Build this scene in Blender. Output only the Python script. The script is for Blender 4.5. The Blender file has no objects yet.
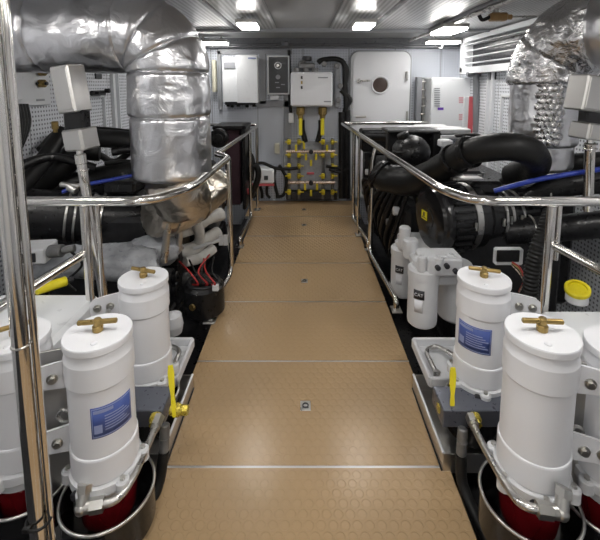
import bpy, math, random
from mathutils import Vector, Matrix, noise
random.seed(7)
C = bpy.context.scene.collection
R = math.radians
PI = math.pi
# ------------------------------------------------------------------ camera
F = 400.0; CX = 303.0; CY = 134.0; PITCH = R(7); CAMZ = 1.55
cd = bpy.data.cameras.new('camera'); cam = bpy.data.objects.new('camera', cd); C.objects.link(cam)
cam.location = (0, 0, CAMZ); cam.rotation_euler = (PI/2-PITCH, 0, 0)
cd.sensor_width = 36; cd.sensor_fit = 'HORIZONTAL'; cd.lens = 24
cd.shift_x = (300-CX)/600; cd.shift_y = -(270-CY)/600; cd.clip_start = .02
bpy.context.scene.camera = cam
def ray(px, py):
    cp, sp = math.cos(PITCH), math.sin(PITCH)
    u = CY-py; return Vector((px-CX, F*cp+u*sp, -F*sp+u*cp))
def P(px, py, D):
    d = ray(px, py); return Vector((0, 0, CAMZ))+d*(D/d.y)
def PZ(px, py, z):
    d = ray(px, py); return Vector((0, 0, CAMZ))+d*((z-CAMZ)/d.z)
def PX(px, py, x):
    d = ray(px, py); return Vector((0, 0, CAMZ))+d*(x/d.x)
# ------------------------------------------------------------------ materials
class NT:
    def __init__(s, name):
        s.m = bpy.data.materials.new(name); s.m.use_nodes = True
        s.t = s.m.node_tree; s.n = s.t.nodes; s.b = s.n['Principled BSDF']
    def new(s, t, **k):
        n = s.n.new(t)
        for a, b in k.items(): setattr(n, a, b)
        return n
    def val(s, inp, v):
        if isinstance(v, (int, float, tuple)): inp.default_value = v
        else: s.t.links.new(v, inp)
    def math(s, op, a, b=None, c=None):
        n = s.new('ShaderNodeMath', operation=op); s.val(n.inputs[0], a)
        if b is not None: s.val(n.inputs[1], b)
        if c is not None: s.val(n.inputs[2], c)
        return n.outputs[0]
    def obj(s):
        n = s.new('ShaderNodeTexCoord'); return n.outputs['Object']
    def sep(s, v):
        n = s.new('ShaderNodeSeparateXYZ'); s.t.links.new(v, n.inputs[0]); return n.outputs
    def mix(s, f, a, b):
        n = s.new('ShaderNodeMix', data_type='RGBA'); s.val(n.inputs[0], f); s.val(n.inputs[6], a); s.val(n.inputs[7], b); return n.outputs[2]
    def noise(s, sc, det=3, rough=.5, vec=None):
        n = s.new('ShaderNodeTexNoise'); n.inputs['Scale'].default_value = sc; n.inputs['Detail'].default_value = det; n.inputs['Roughness'].default_value = rough
        s.t.links.new(vec if vec is not None else s.obj(), n.inputs['Vector']); return n.outputs['Fac']
    def ramp(s, f, a, b, lo=0., hi=1.):
        n = s.new('ShaderNodeMapRange'); s.val(n.inputs[0], f)
        n.inputs[1].default_value = a; n.inputs[2].default_value = b; n.inputs[3].default_value = lo; n.inputs[4].default_value = hi; return n.outputs[0]
    def bump(s, h, st=.3, dist=.01, prev=None):
        n = s.new('ShaderNodeBump'); n.inputs['Strength'].default_value = st; n.inputs['Distance'].default_value = dist
        s.t.links.new(h, n.inputs['Height'])
        if prev is not None: s.t.links.new(prev, n.inputs['Normal'])
        return n.outputs[0]
    def set(s, **k):
        for a, v in k.items(): s.val(s.b.inputs[{'col': 'Base Color', 'rough': 'Roughness', 'metal': 'Metallic', 'nrm': 'Normal', 'spec': 'Specular IOR Level', 'coat': 'Coat Weight', 'trans': 'Transmission Weight', 'em': 'Emission Color', 'es': 'Emission Strength', 'alpha': 'Alpha'}[a]], v)
        return s.m
def c4(r, g, b): return (r, g, b, 1.)
def simple(name, col, rough=.5, metal=0., var=.12, sc=14, bump=0., bsc=60, rvar=.1, **k):
    n = NT(name); f = n.noise(sc)
    a = tuple(max(0, x*(1-var)) for x in col)+(1.,); b = tuple(min(1, x*(1+var)) for x in col)+(1.,)
    n.set(col=n.mix(f, a, b), rough=n.ramp(n.noise(sc*2.3), .3, .7, max(.02, rough-rvar), rough+rvar), metal=metal, **k)
    if bump: n.set(nrm=n.bump(n.noise(bsc), bump, .004))
    return n.m
M = {}
M['steel'] = simple('polished_steel', (.78, .76, .73), .13, 1, .06, 5, rvar=.05)
M['steel_dull'] = simple('brushed_steel', (.55, .54, .52), .32, 1, .1, 8)
M['sheet'] = simple('satin_sheet_steel', (.62, .61, .59), .36, 1, .02, 4, rvar=.03)
M['nut'] = simple('zinc_fitting', (.60, .59, .56), .30, 1, .03, 10, rvar=.02)
M['white'] = simple('white_enamel', (.80, .81, .84), .3, 0, .006, 3, rvar=.02)
M['white_cast'] = simple('white_painted_casting', (.66, .67, .69), .42, 0, .04, 30, bump=.2, bsc=50)
M['white_box'] = simple('white_sheet_cabinet', (.80, .82, .84), .35, 0, .03, 6)
M['plastic_sheet'] = simple('crumpled_pale_plastic', (.36, .375, .40), .3, 0, .35, 12, bump=1., bsc=16)
M['black'] = simple('black_paint', (.009, .009, .010), .34, 0, .3, 20, bump=.15, bsc=70, spec=.38)
M['black_gloss'] = simple('black_glossy_housing', (.010, .010, .011), .17, 0, .3, 12, rvar=.05)
M['rubber'] = simple('black_rubber', (.010, .010, .010), .46, 0, .3, 25, spec=.32)
M['dark_metal'] = simple('dark_engine_metal', (.022, .022, .024), .42, .35, .6, 18, bump=.5, bsc=40)
M['grey_metal'] = simple('grey_cast_metal', (.20, .20, .20), .45, .5, .4, 24, bump=.4, bsc=50)
M['grey_trim'] = simple('grey_painted_trim', (.27, .28, .30), .4, 0, .06, 10)
M['dark_trim'] = simple('dark_grey_soffit', (.11, .115, .125), .35, .2, .1, 10)
M['block'] = simple('slate_anodised_block', (.13, .14, .17), .35, .5, .1, 20)
M['brass'] = simple('aged_brass', (.34, .24, .09), .34, .9, .15, 30)
M['brass_y'] = simple('yellow_brass', (.62, .50, .08), .3, .6, .3, 60)
M['yellow'] = simple('yellow_plastic', (.78, .66, .02), .35, 0, .1, 30)
M['yellow_d'] = simple('yellow_painted_valve', (.72, .58, .03), .45, 0, .2, 60)
M['copper'] = simple('pale_copper_pipe', (.62, .50, .42), .3, .7, .15, 30)
M['red'] = simple('red_stripe', (.68, .13, .15), .4)
M['redw'] = simple('red_cable', (.35, .02, .02), .4)
M['blue_hose'] = simple('blue_hose', (.02, .045, .33), .35, 0, .15, 30)
M['blue_label'] = simple('blue_label', (.06, .10, .33), .4, 0, .08, 30)
M['label_white'] = simple('label_white', (.75, .76, .80), .5, 0, .05)
M['label_blue2'] = simple('label_pale_blue', (.30, .35, .58), .5, 0, .05)
M['ink'] = simple('black_ink', (.02, .02, .025), .4)
M['pink'] = simple('pink_label', (.70, .42, .45), .5)
M['purple'] = simple('violet_label', (.15, .06, .45), .5)
M['beige'] = simple('cream_plastic', (.62, .60, .48), .5)
M['panel_black'] = simple('charcoal_panel', (.045, .048, .052), .4, 0, .1, 10)
M['bilge'] = simple('dark_bilge_plate', (.022, .022, .025), .45, .2, .5, 6)
M['purple_dark'] = simple('dark_maroon_core', (.045, .018, .028), .6, 0, .2, 80, bump=.6, bsc=120)
M['amber'] = simple('amber_plastic', (.33, .20, .08), .4)
M['wrap_white'] = simple('white_wrapped_lagging', (.62, .61, .58), .5, 0, .2, 20, bump=1., bsc=22)
n = NT('red_fuel_bowl'); M['bowl'] = n.set(col=(.17, .006, .010, 1), rough=.12, trans=.2, coat=.5)
n = NT('dark_glass_port'); M['port'] = n.set(col=n.mix(n.noise(9), c4(.035, .02, .015), c4(.12, .09, .08)), rough=.08)
n = NT('lamp_diffuser'); M['lamp'] = n.set(col=(.9, .9, .9, 1), em=(1., .97, .93, 1), es=17.)
# foil
def foil(name, tint, sc=9, st=.9, rough=.25):
    n = NT(name); o = n.obj()
    w = n.new('ShaderNodeTexNoise'); w.inputs['Scale'].default_value = sc; w.inputs['Detail'].default_value = 4; w.inputs['Distortion'].default_value = 1.4
    n.t.links.new(o, w.inputs['Vector'])
    fine = n.noise(55, 2)
    b1 = n.bump(w.outputs['Fac'], st, .02); b2 = n.bump(fine, .08, .003, b1)
    f = n.noise(4, 4)
    return n.set(col=n.mix(n.ramp(f, .35, .65), c4(*[x*.95 for x in tint]), c4(*tint)), rough=rough, metal=1., nrm=b2)
M['foil'] = foil('aluminised_insulation', (.74, .74, .76), 7, .5, .28)
M['foil_crumple'] = foil('crumpled_aluminium_foil', (.72, .72, .73), 13, .9, .24)
M['foil_brown'] = foil('scorched_foil_lagging', (.62, .57, .50), 10, .8, .28)
def dots(name, ax, pitch, rad, base, hole, rough, metal=0., stripes=False, lines=None):
    n = NT(name); s = n.sep(n.obj()); a = s[ax[0]]; b = s[ax[1]]
    fa = n.math('SUBTRACT', n.math('FRACT', n.math('DIVIDE', a, pitch)), .5); fb = n.math('SUBTRACT', n.math('FRACT', n.math('DIVIDE', b, pitch)), .5)
    d = n.math('SQRT', n.math('ADD', n.math('MULTIPLY', fa, fa), n.math('MULTIPLY', fb, fb)))
    m = n.ramp(d, rad-.07, rad+.07, 1., 0.)
    col = n.mix(m, c4(*base), c4(*hole))
    if lines:
        w = n.math('ABSOLUTE', n.math('SUBTRACT', n.math('FRACT', n.math('DIVIDE', n.math('ADD', s[lines[0]], lines[2]), lines[1])), .5))
        col = n.mix(n.ramp(w, .488, .494), col, c4(*[x*.45 for x in base]))
    n.set(col=col, rough=rough, metal=metal)
    return n.m
M['wall_side'] = dots('perforated_white_panel_side', (1, 2), .034, .23, (.80, .82, .86), (.13, .14, .17), .4, 0., lines=(1, .62, .1))
M['wall_back'] = dots('perforated_blue_white_panel', (0, 2), .034, .25, (.60, .63, .69), (.30, .33, .38), .4, 0., lines=(0, .6, .0))
M['ceil_panel'] = dots('perforated_ceiling_panel', (0, 1), .036, .30, (.62, .63, .64), (.13, .13, .14), .28, .1)
n = NT('glossy_grey_ceiling'); M['ceiling'] = n.set(col=n.mix(n.noise(2), c4(.50, .51, .52), c4(.56, .57, .58)), rough=.25, metal=.25)
# coin rubber floor
n = NT('tan_coin_rubber'); s = n.sep(n.obj()); p = .043
row = n.math('DIVIDE', s[1], p*.866); fl = n.math('FLOOR', row)
off = n.math('MULTIPLY', n.math('FLOORED_MODULO', fl, 2.), .5)
fx = n.math('SUBTRACT', n.math('FRACT', n.math('ADD', n.math('DIVIDE', s[0], p), off)), .5)
fy = n.math('MULTIPLY', n.math('SUBTRACT', n.math('FRACT', row), .5), .866)
d = n.math('SQRT', n.math('ADD', n.math('MULTIPLY', fx, fx), n.math('MULTIPLY', fy, fy)))
coin = n.ramp(d, .36, .41, 1., 0.)
ring = n.math('SUBTRACT', n.ramp(d, .33, .37, 0., 1.), n.ramp(d, .38, .42, 0., 1.))
base = n.mix(n.noise(2, 1), c4(.41, .28, .150), c4(.43, .295, .160))
M['floor'] = n.set(col=n.mix(n.math('MULTIPLY', ring, .2), base, c4(.50, .36, .21)), rough=.25, nrm=n.bump(coin, .6, .0045))
# ------------------------------------------------------------------ mesh builder
class MB:
    def __init__(s): s.v = []; s.f = []; s.sm = []
    def add(s, vs, fs, smooth=True):
        o = len(s.v); s.v += [Vector(v) for v in vs]; s.f += [tuple(i+o for i in f) for f in fs]; s.sm += [smooth]*len(fs); return s
    def box(s, c, d, rot=None, bev=0.):
        c = Vector(c); x, y, z = [k/2 for k in d]; b = min(bev, x*.9, y*.9, z*.9)
        Mx = rot if rot else Matrix.Identity(3)
        if b <= 0:
            vs = [(i*x, j*y, k*z) for i in (-1, 1) for j in (-1, 1) for k in (-1, 1)]
            fs = [(0, 1, 3, 2), (4, 6, 7, 5), (0, 4, 5, 1), (2, 3, 7, 6), (0, 2, 6, 4), (1, 5, 7, 3)]
            return s.add([c+Mx@Vector(v) for v in vs], fs, False)
        vs = []; idx = {}
        for i in (-1, 1):
            for j in (-1, 1):
                for k in (-1, 1):
                    for a in range(3):
                        q = [i*(x-b), j*(y-b), k*(z-b)]; q[a] = (i*x, j*y, k*z)[a]
                        idx[(i, j, k, a)] = len(vs); vs.append(c+Mx@Vector(q))
        fs = []
        for a in range(3):
            u, w = [(1, 2), (0, 2), (0, 1)][a]
            for sg in (-1, 1):
                q = []
                for (p1, p2) in ((-1, -1), (1, -1), (1, 1), (-1, 1)):
                    t = [0, 0, 0]; t[a] = sg; t[u] = p1; t[w] = p2; q.append(idx[(t[0], t[1], t[2], a)])
                fs.append(tuple(q))
            for su in (-1, 1):
                for sw in (-1, 1):   # edge along axis a
                    q = []
                    for sg, ax in ((-1, u), (-1, w), (1, w), (1, u)):
                        t = [0, 0, 0]; t[a] = sg; t[u] = su; t[w] = sw; q.append(idx[(t[0], t[1], t[2], ax)])
                    fs.append(tuple(q))
        for i in (-1, 1):
            for j in (-1, 1):
                for k in (-1, 1): fs.append((idx[(i, j, k, 0)], idx[(i, j, k, 1)], idx[(i, j, k, 2)]))
        return s.add(vs, fs, False)
    def lathe(s, prof, org, ax=(0, 0, 1), n=40, smooth=True, cap=True):
        org = Vector(org); ax = Vector(ax).normalized(); q = Vector((0, 0, 1)).rotation_difference(ax)
        vs = []; fs = []
        # double every sharp corner ring for crisp shading
        pr = []
        for i, (r, z) in enumerate(prof):
            pr.append((r, z))
            if 0 < i < len(prof)-1:
                a = Vector((prof[i][0]-prof[i-1][0], prof[i][1]-prof[i-1][1])); b = Vector((prof[i+1][0]-r, prof[i+1][1]-z))
                if a.length > 1e-6 and b.length > 1e-6 and a.angle(b) > .28: pr.append(None); pr.append((r, z))
        rows = []; cur = []
        for e in pr:
            if e is None: rows.append(cur); cur = []
            else: cur.append(e)
        rows.append(cur)
        for seg in rows:
            o = len(vs)
            for r, z in seg:
                for k in range(n):
                    t = 2*PI*k/n; vs.append(org+q@Vector((r*math.cos(t), r*math.sin(t), z)))
            for i in range(len(seg)-1):
                for k in range(n):
                    a = o+i*n+k; b = o+i*n+(k+1) % n; fs.append((a, b, b+n, a+n))
        s.add(vs, fs, smooth)
        if cap:
            for j, (r, z) in ((0, prof[0]), (1, prof[-1])):
                if r > 1e-4:
                    ring = [org+q@Vector((r*math.cos(2*PI*k/n), r*math.sin(2*PI*k/n), z)) for k in range(n)]
                    s.add(ring, [tuple(range(n)) if j else tuple(reversed(range(n)))], False)
        return s
    def cyl(s, a, b, r, n=24, bev=0., smooth=True):
        a = Vector(a); b = Vector(b); L = (b-a).length
        e = min(bev, r*.5, L*.4)
        pr = [(r, 0), (r, L)] if e <= 0 else [(r-e, 0), (r, e), (r, L-e), (r-e, L)]
        return s.lathe(pr, a, b-a, n, smooth)
    def hexn(s, a, b, r): return s.cyl(a, b, r, 6, 0, False)
    def tube(s, path, r, n=16, rf=None, cap=True, dens=None):
        path = [Vector(p) for p in path]; m = len(path)
        T = []
        for i in range(m):
            t = path[min(i+1, m-1)]-path[max(i-1, 0)]; T.append(t.normalized() if t.length > 1e-9 else Vector((0, 0, 1)))
        u = T[0].orthogonal().normalized(); vs = []; fs = []
        L = [0.]
        for i in range(1, m): L.append(L[-1]+(path[i]-path[i-1]).length)
        for i in range(m):
            if i: u = (T[i-1].rotation_difference(T[i]))@u; u = (u-T[i]*u.dot(T[i])).normalized()
            w = T[i].cross(u)
            for k in range(n):
                t = 2*PI*k/n; d = u*math.cos(t)+w*math.sin(t)
                rr = rf(L[i], L[-1], path[i], d, t) if rf else r
                vs.append(path[i]+d*rr)
        for i in range(m-1):
            for k in range(n):
                a = i*n+k; b = i*n+(k+1) % n; fs.append((a, b, b+n, a+n))
        s.add(vs, fs, True)
        if cap:
            for j in (0, m-1):
                ring = list(vs[j*n:(j+1)*n]); s.add(ring, [tuple(range(n)) if j else tuple(reversed(range(n)))], False)
        return s
    def sphere(s, c, r, n=24, sc=(1, 1, 1), rf=None):
        c = Vector(c); vs = []; fs = []; m = n//2
        for i in range(m+1):
            ph = PI*i/m
            for k in range(n):
                t = 2*PI*k/n; d = Vector((math.sin(ph)*math.cos(t), math.sin(ph)*math.sin(t), math.cos(ph)))
                rr = r*(rf(d) if rf else 1); vs.append(c+Vector((d.x*sc[0], d.y*sc[1], d.z*sc[2]))*rr)
        for i in range(m):
            for k in range(n):
                a = i*n+k; b = i*n+(k+1) % n; fs.append((a, a+n, b+n, b))
        return s.add(vs, fs, True)
    def ring(s, c, ax, R_, r, n=40, k=10):
        c = Vector(c); ax = Vector(ax).normalized(); u = ax.orthogonal().normalized(); w = ax.cross(u)
        vs = []; fs = []
        for i in range(n):
            d = u*math.cos(2*PI*i/n)+w*math.sin(2*PI*i/n)
            for j in range(k): vs.append(c+d*(R_+r*math.cos(2*PI*j/k))+ax*r*math.sin(2*PI*j/k))
        for i in range(n):
            for j in range(k):
                a = i*k+j; b = i*k+(j+1) % k; e = ((i+1) % n)*k+(j+1) % k; f = ((i+1) % n)*k+j; fs.append((a, f, e, b))
        return s.add(vs, fs, True)
    def prism(s, pts, nrm, th):
        nrm = Vector(nrm).normalized()*th; n = len(pts); a = [Vector(p) for p in pts]
        vs = a+[p+nrm for p in a]; fs = [tuple(range(n)), tuple(reversed(range(n, 2*n)))]+[(i, i+n, (i+1) % n+n, (i+1) % n) for i in range(n)]
        return s.add(vs, fs, False)
    def mesh(s, name, mat, off):
        me = bpy.data.meshes.new(name); me.from_pydata([tuple(v-off) for v in s.v], [], s.f)
        for p, q in zip(me.polygons, s.sm): p.use_smooth = q
        me.materials.append(M[mat] if isinstance(mat, str) else mat); me.validate(); me.update(); return me
def wloc(o):
    v = Vector((0, 0, 0))
    while o: v += o.location; o = o.parent
    return v
def fixn(me):
    import bmesh
    b = bmesh.new(); b.from_mesh(me); bmesh.ops.recalc_face_normals(b, faces=b.faces); b.to_mesh(me); b.free()
def part(mb, name, mat, parent, label=None):
    me = mb.mesh(name, mat, wloc(parent)); fixn(me)
    o = bpy.data.objects.new(name, me); C.objects.link(o); o.parent = parent
    if label: o['label'] = label
    return o
def tagit(o, label, cat, group=None):
    o['label'] = label; o['category'] = cat
    if group: o['group'] = group
    return o
def thing(name, label, cat, loc, group=None):
    o = bpy.data.objects.new(name, None); o.empty_display_size = .05; C.objects.link(o); o.location = Vector(loc)
    return tagit(o, label, cat, group)
def single(mb, name, mat, label=None, cat=None, group=None, kind=None):
    xs = [v.x for v in mb.v]; ys = [v.y for v in mb.v]; zs = [v.z for v in mb.v]
    off = Vector(((min(xs)+max(xs))/2, (min(ys)+max(ys))/2, min(zs)))
    if kind == 'structure': off = Vector((0, 0, 0))
    me = mb.mesh(name, mat, off); fixn(me); o = bpy.data.objects.new(name, me); C.objects.link(o); o.location = off
    if label: tagit(o, label, cat, group)
    if kind: o['kind'] = kind
    return o
def struct(mb, name, mat, parent=None):
    if parent: return part(mb, name, mat, parent)
    return single(mb, name, mat, kind='structure')
def fillet(pts, r, k=7):
    pts = [Vector(p) for p in pts]; out = [pts[0]]
    for i in range(1, len(pts)-1):
        a, b, c = pts[i-1], pts[i], pts[i+1]; d1 = (a-b); d2 = (c-b); rr = min(r, d1.length*.48, d2.length*.48)
        p1 = b+d1.normalized()*rr; p2 = b+d2.normalized()*rr
        for j in range(k+1):
            t = j/k; out.append(p1*(1-t)**2+b*2*t*(1-t)+p2*t*t)
    out.append(pts[-1]); return out
def spline(pts, k=8):
    pts = [Vector(p) for p in pts]; q = [pts[0]*2-pts[1]]+pts+[pts[-1]*2-pts[-2]]; out = []
    for i in range(1, len(q)-2):
        for j in range(k):
            t = j/k; a, b, c, d = q[i-1], q[i], q[i+1], q[i+2]
            out.append(.5*((2*b)+(c-a)*t+(2*a-5*b+4*c-d)*t*t+(3*b-a-3*c+d)*t**3))
    out.append(pts[-1]); return out
def resample(path, step):
    out = [path[0]]
    for a, b in zip(path, path[1:]):
        n = max(1, int((b-a).length/step))
        for i in range(1, n+1): out.append(a.lerp(b, i/n))
    return out
def rotz(a): return Matrix.Rotation(a, 3, 'Z')
def text(s, size, loc, rot, mat, parent, name='lettering', depth=.0005):
    cu = bpy.data.curves.new(name, 'FONT'); cu.body = s; cu.size = size; cu.extrude = depth; cu.align_x = 'CENTER'; cu.align_y = 'CENTER'
    t = bpy.data.objects.new(name, cu); C.objects.link(t); dg = bpy.context.evaluated_depsgraph_get(); me = bpy.data.meshes.new_from_object(t.evaluated_get(dg))
    bpy.data.objects.remove(t); me.materials.clear(); me.materials.append(M[mat])
    o = bpy.data.objects.new(name, me); C.objects.link(o); o.parent = parent; o.rotation_euler = rot; o.location = Vector(loc)-wloc(parent)
    return o
def patch(c, rad, a0, a1, z0, z1, th=.0012, n=14):
    mb = MB(); vs = []; fs = []
    for k in range(n+1):
        t = a0+(a1-a0)*k/n
        for rr in (rad, rad+th):
            for z in (z0, z1): vs.append((c[0]+rr*math.cos(t), c[1]+rr*math.sin(t), z))
    for k in range(n):
        o = k*4; fs += [(o+2, o+6, o+7, o+3), (o, o+4, o+6, o+2), (o+1, o+3, o+7, o+5), (o, o+1, o+5, o+4)]
    fs += [(0, 2, 3, 1), (n*4, n*4+1, n*4+3, n*4+2)]
    return mb.add(vs, fs, True)
# ================================================================== SETTING
XW = 2.06; YB = 5.3; YF = -1.7; ZB = -.35; ZC = 2.13
struct(MB().box((0, (YB+YF)/2, ZB-.03), (2*XW+.2, YB-YF+.2, .06)), 'floor', 'bilge')
struct(MB().box((0, (YB+YF)/2, ZC+.03), (2*XW+.2, YB-YF+.2, .06)), 'ceiling', 'ceiling')
struct(MB().box((-XW-.05, (YB+YF)/2, (ZB+ZC)/2), (.1, YB-YF+.2, ZC-ZB)), 'wall_left', 'wall_side')
struct(MB().box((XW+.05, (YB+YF)/2, (ZB+ZC)/2), (.1, YB-YF+.2, ZC-ZB)), 'wall_right', 'wall_side')
struct(MB().box((0, YB+.05, (ZB+ZC)/2), (2*XW, .1, ZC-ZB)), 'wall_back', 'wall_back')
struct(MB().box((0, YF-.05, (ZB+ZC)/2), (2*XW, .1, ZC-ZB)), 'wall_front', 'white_box')
tn = [0]
def trim(mb, mat):
    tn[0] += 1; return struct(mb, 'trim_%d' % tn[0], mat)
# perforated ceiling panels with light trims
for s in (-1, 1):
    for (x0, x1) in ((.27, .66), (.70, 1.26), (1.36, 1.98)):
        for (y0, y1) in ((-1.5, .3), (.4, 2.15), (2.25, 4.15)):
            trim(MB().box((s*(x0+x1)/2, (y0+y1)/2, ZC-.008), (x1-x0, y1-y0, .016), None, .004), 'ceil_panel')
    trim(MB().box((s*.68, 1.4, ZC-.014), (.025, 5.6, .028)), 'grey_trim')
    trim(MB().box((s*1.31, 1.4, ZC-.014), (.03, 5.6, .028)), 'grey_trim')
trim(MB().box((0, 4.22, ZC-.02), (2*XW, .05, .04)), 'grey_trim')
trim(MB().box((0, 5.2, 2.075), (2*XW, .2, .11)), 'dark_trim')
# walkway side beams and ledges
for s in (-1, 1):
    trim(MB().box((s*.575, 1.6, -.19), (.05, 6.6, .30)).box((s*.66, 1.6, -.11), (.15, 6.6, .02)), 'black')
    trim(MB().box((s*.72, 1.6, -.19), (.03, 6.6, .14)), 'dark_metal')
trim(MB().box((0, 1.6, -.19), (.06, 6.6, .30)), 'black')
# frames on the rear wall round the cabinets
mb = MB()
def wallrect(mb, x0, y0, x1, y1, D, dep, bev=.0):
    a = P(x0, y0, D); b = P(x1, y1, D); return mb.box(((a.x+b.x)/2, D+dep/2, (a.z+b.z)/2), (abs(a.x-b.x), dep, abs(a.z-b.z)), None, bev)
wallrect(mb, 217, 51, 222, 110, 5.26, .04); wallrect(mb, 217, 49, 292, 54, 5.26, .04); wallrect(mb, 259, 54, 266, 104, 5.26, .04)
wallrect(mb, 284, 95, 291, 152, 5.26, .04); wallrect(mb, 256, 101, 290, 107, 5.26, .04)
trim(mb, 'grey_trim')
# side wall frames
for s in (-1, 1):
    mb = MB()
    for y in (3.52, 4.12): mb.box((s*2.045, y, .95), (.03, .025, 1.0))
    mb.box((s*2.045, 3.82, 1.44), (.03, .62, .025))
    trim(mb, 'white_box')
    trim(MB().box((s*2.045, 4.33, 1.1), (.04, .05, 1.2)).box((s*2.045, 4.44, 1.1), (.04, .02, 1.2)), 'white_box')
# ------------------------------------------------------------------ floor panels
ys = [-1.6, -1.06, -.43, .20, .83, 1.46, 2.09, 2.715, 3.345, 3.975, 4.6, 5.25]
names = {3: 'under the camera end of the walkway', 4: 'nearest in view, between the two front filters', 5: 'with a square latch, between the front and second filters', 6: 'just beyond the one with the big square latch',
         7: 'with a small latch, level with the ribbed black air filter', 8: 'plain, between the two posts of the near railing', 9: 'with a tiny latch, fourth seam from the back wall', 10: 'farthest full panel, in front of the yellow valves'}
hw = .598
for i in range(len(ys)-1):
    y0, y1 = ys[i], ys[i+1]; w = hw if i < 10 else .69
    if i < 3: lab = 'tan coin-pattern floor panel behind the viewpoint'
    else: lab = 'tan coin-pattern floor panel, '+names[i]
    t = thing('floor_panel', lab, 'floor panel', (0, (y0+y1)/2, -.03), 'walkway floor panels')
    part(MB().box((0, (y0+y1)/2, -.0155), (2*w, y1-y0-.009, .031), None, .002), 'rubber_top', 'floor', t)
    part(MB().box((0, y1-.0045, -.016), (2*w, .0065, .033)).box((0, y0+.0015, -.016), (2*w, .002, .032)), 'metal_edging', 'sheet', t, 'bright metal edging')
    if i in (5, 7, 9, 10):
        yy = {5: PZ(307, 406, 0).y, 7: PZ(302, 281, 0).y, 9: PZ(299, 225, 0).y, 10: 4.86}[i]; xx = .012
        l = part(MB().box((xx, yy, .0015), (.05, .06, .003), None, .001), 'latch_plate', 'steel_dull', t, 'square steel latch plate')
        part(MB().ring((xx, yy, .004), (0, 0, 1), .013, .0035, 20, 8).box((xx, yy-.012, .004), (.03, .006, .004)), 'lift_ring', 'ink', l)
# ------------------------------------------------------------------ lamps
def lamp(x, y, wx, wy, lab, bracket=False):
    t = thing('ceiling_lamp', lab, 'ceiling light', (x, y, ZC-.016), 'ceiling lamps')
    z = 2.045
    part(MB().box((x, y, z+.018), (wx+.02, wy+.02, .03), None, .004).box((x-wx*.3, y, (z+ZC)/2+.01), (.02, .02, ZC-z-.03)).box((x+wx*.3, y, (z+ZC)/2+.01), (.02, .02, ZC-z-.03)), 'lamp_housing', 'sheet', t)
    part(MB().box((x, y, z-.008), (wx, wy, .022), None, .006), 'diffuser', 'lamp', t, 'glowing white diffuser')
    if bracket: part(MB().tube(fillet([(x-.02, y-.04, z-.02), (x-.02, y-.04, z-.08), (x-.06, y-.04, z-.07)], .02), .006, 8), 'hanging_hook', 'white_box', t)
lamp(-.46, 3.45, .15, .28, 'glowing box lamp on ceiling left of the centre strip')
lamp(.51, 3.45, .15, .28, 'glowing box lamp on ceiling right of the centre strip')
lamp(-1.08, 4.86, .36, .14, 'flat lamp near back wall above the tall white cabinet')
lamp(1.63, 4.75, .36, .14, 'flat lamp with hook near back wall right of the door', True)
lamp(1.33, 3.75, .20, .40, 'bright ceiling lamp in front of the slatted vent')
for x in (-.46, .51):
    for y in (.9, -.7): lamp(x, y, .19, .34, 'ceiling lamp %s over the %s end of the walkway' % ('left' if x < 0 else 'right', 'near' if y > 0 else 'rear'))
for x in (-1.5, 1.5): lamp(x, 1.2, .36, .2, 'ceiling lamp over the outer filters on the %s' % ('left' if x < 0 else 'right'))
# conduits
single(MB().tube([(1.34, -1.2, 2.08), (1.30, 5.0, 2.085)], .016, 10), 'conduit', 'steel_dull', 'long steel conduit running along ceiling right of the lamps', 'pipe')
mb = MB().tube([(-1.9, 5.06, 2.05), (1.95, 5.06, 2.05)], .018, 10).cyl((-.22, 5.06, 2.02), (-.22, 5.06, 2.085), .05, 16, .01)
single(mb, 'conduit', 'dark_trim', 'dark conduit with round box across the top of back wall', 'pipe')
# solenoid device on the ceiling at right
c = P(498, 17, 3.1)
t = thing('ceiling_valve', 'small amber and grey valve with black hose under ceiling at right', 'valve', (c.x, c.y, ZC-.02))
part(MB().box(c, (.13, .07, .06), None, .012).cyl(c+Vector((.06, 0, 0)), c+Vector((.1, 0, 0)), .02, 12), 'valve_body', 'amber', t, 'amber valve body')
part(MB().cyl(c+Vector((-.02, 0, .03)), (c.x-.02, c.y, ZC-.017), .022, 14), 'mount', 'sheet', t)
part(MB().tube(spline([c+Vector((-.06, 0, 0)), c+Vector((-.12, 0, -.02)), c+Vector((-.15, 0, .04)), (c.x-.13, c.y, ZC-.017)]), .014, 10), 'hose', 'rubber', t)
part(MB().tube([c+Vector((.09, 0, 0)), c+Vector((.35, .1, .02))], .008, 8), 'pipe', 'steel_dull', t)
# ================================================================== BACK WALL THINGS
def wbox(x0, y0, x1, y1, D, dep, bev=.006): return wallrect(MB(), x0, y0, x1, y1, D, dep, bev)
# tall white two-part cabinet
a = P(240, 104, 5.1)
t = thing('electrical_cabinet', 'white wall cabinet with narrow left column beside the black panel', 'cabinet', (a.x, 5.28, a.z))
part(wbox(222, 57, 258, 102, 5.1, .18), 'cabinet_body', 'white_box', t)
part(wbox(236, 55, 258, 103, 5.04, .06), 'cover', 'white_box', t)
part(wbox(223.5, 62, 235, 68.5, 5.085, .016, .002), 'display', 'grey_trim', t, 'grey display panel')
part(wbox(248, 57.5, 256, 59, 5.035, .006, 0), 'logo_strip', M['label_blue2'], t)
for i, x in enumerate((228, 232, 238, 247, 254)):
    q = P(x, 102, 5.15); part(MB().cyl(q, q+Vector((0, 0, -.06-.01*(i % 2))), .022, 10), 'cable_gland', 'rubber', t)
part(wbox(225, 102, 254, 105, 5.12, .12, .002), 'gland_plate', 'ink', t)
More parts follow.
